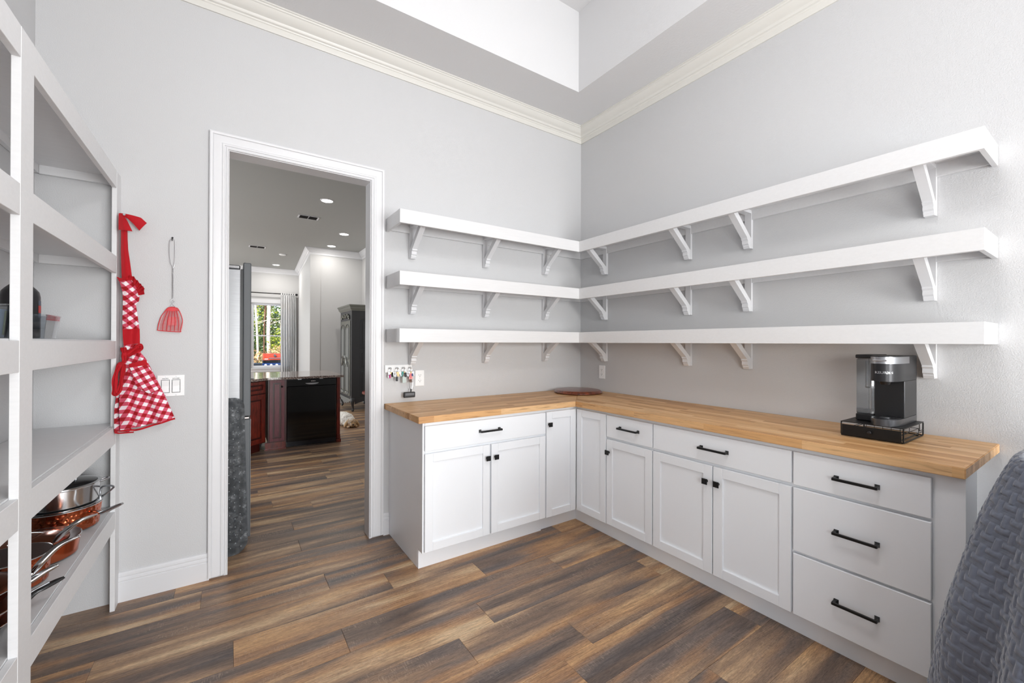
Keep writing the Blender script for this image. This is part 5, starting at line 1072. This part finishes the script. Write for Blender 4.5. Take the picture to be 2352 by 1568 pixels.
# gas grill on the patio
t = thing('gas_grill', 'gas grill with orange lid and knobs standing outside the far window', 'grill', (1.3, 15.6, -.25))
obj('lid', MB().prism([(.90, 15.45, .74), (.90, 15.50, .86), (.90, 15.60, .945), (.90, 15.80, .955), (.90, 15.95, .90), (.90, 16.0, .74)], (1, 0, 0), .80), 'grillred', t, 20)
obj('lid_trim', MB().box((.885, 15.44, .66), (1.715, 16.0, .74), .01), 'blackplastic', t)
pn = obj('control_panel', MB().box((.86, 15.40, .52), (1.74, 15.46, .65), .008), 'blueplastic', t)
for k in range(5): obj('knob', MB().cyl((.96+.155*k, 15.40, .585), (.96+.155*k, 15.36, .585), .038, .032, 16), 'white_plastic', pn, True)
obj('lid_handle', MB().cyl((1.05, 15.40, .80), (1.55, 15.40, .80), .014, n=10), 'chrome', t, True)
obj('thermometer', MB().cyl((1.22, 15.50, .89), (1.22, 15.46, .885), .035, n=18), 'chrome', t, True)
obj('badge', MB().box((.93, 15.452, .765), (1.03, 15.458, .79)), 'white_plastic', t)
obj('side_shelf', MB().box((.40, 15.42, .56), (.85, 15.95, .64), .01), flat('dark_slate_shelf', (40, 48, 60), .5), t)
obj('firebox', MB().box((.90, 15.47, .40), (1.70, 15.98, .66), .02), 'blackplastic', t)
for x in (.92, 1.66):
    for y in (15.5, 15.94): obj('leg', MB().box((x, y, -.25), (x+.03, y+.03, .42)), 'black', t)
# pines
rg = random.Random(11)
def blob(mb, c, rad, n, sz, flat_=.8):
    for _ in range(n):
        while True:
            p = Vector((rg.uniform(-1, 1), rg.uniform(-1, 1), rg.uniform(-1, 1)))
            if p.length < 1: break
        p = Vector(c)+Vector((p.x*rad, p.y*rad, p.z*rad*flat_)); a = Vector((rg.gauss(0, 1), rg.gauss(0, 1), rg.gauss(0, 1))).normalized(); b = a.orthogonal().normalized()*sz*rg.uniform(.5, 1.1); a = a*sz*rg.uniform(.6, 1.3)
        mb.add([p-a, p+b, p+a, p-b], [(0, 1, 2, 3)])
TR = [(.96, 26, .16, 'bark', 'slim pale pine trunk nearest the left sash of the far window'), (1.16, 24, .15, 'bark', 'leaning pale pine trunk, second from the window sash'), (1.55, 27, .12, 'barkdark', 'dark reddish pine trunk crossing behind the pale trunks'),
      (1.72, 25, .28, 'bark', 'thickest pale pine trunk in the middle of the window view'), (2.46, 27, .17, 'bark', 'pale pine trunk beside the curtain edge'), (1.75, 30, .13, 'barkdark', 'thin dark pine trunk deep in the woods')]
for i, (x, y, rad, mt, lab) in enumerate(TR):
    t = thing('pine_tree', lab, 'tree', (x, y, -.3), 'pine trees outside')
    ln = (.0, -.35, .5, 0, .0, .3)[i]
    obj('trunk', MB().tube([(x+ln*k/6+.05*sin(k*1.7+i), y, -.3+2.2*k) for k in range(7)], [rad*.33*(1-.05*k) for k in range(7)], 10), mt, t, True)
    m = MB()
    for k in range(3): blob(m, (x+rg.uniform(-.7, .7), y+rg.uniform(.3, 1.2), 4.4+2.1*k+rg.uniform(-.5, .5)), 1.15, 520, .065)
    obj('crown', m, 'leaf' if i % 2 else 'leafdark', t)
    m = MB()
    for k in range(4): z = 2.2+1.1*k; s_ = (-1)**k; m.tube([(x, y, z), (x+.5*s_, y-.1, z+.25), (x+.9*s_, y-.15, z+.3)], [.014, .010, .005], 5)
    obj('branch', m, mt, t)
SHR = [(.6, 22, .0, 1.2, 'straw'), (1.3, 29, .6, 1.9, 'leafdark'), (2.3, 23.5, .2, 1.2, 'straw'), (2.2, 31, 1.8, 2.2, 'leaf'), (3.1, 29, 1.5, 2.0, 'leafdark'), (.9, 33, 2.6, 2.4, 'leafdark'), (1.5, 22, -.1, .8, 'leafdark'), (2.9, 25, 1.2, 1.3, 'leaf'),
       (1.9, 36, 4.0, 2.6, 'leafdark'), (3.4, 38, 4.8, 2.8, 'leaf'), (.3, 38, 5.0, 2.8, 'leafdark')]
WORD = ['low dry golden shrub at the foot of the slim pale pine', 'broad dark evergreen shrub behind the leaning pine', 'dry golden shrub to the right of the thickest trunk', 'tall yellow-green bush in the centre behind the thick trunk', 'dark bush behind the curtain-side pine', 'tall dark green bush at the back beside the window sash', 'small dark shrub low between two pale trunks', 'yellow-green bush just by the curtain edge',
        'distant dark tree crown above the thick trunk', 'distant bright tree crown at the upper right of the window', 'distant dark tree crown at the upper left of the window']
for (x, y, z, rad, mt), lab in zip(SHR, WORD):
    m = MB(); blob(m, (x, y, z), rad, 1500, .055 if y < 28 else .08, .85); m.tube([(x, y, -.3), (x+.05, y, max(z, .3))], .05, 6)
    o = obj('shrub', m, mt); tag(o, lab, 'bush', 'shrubs and bushes outside')
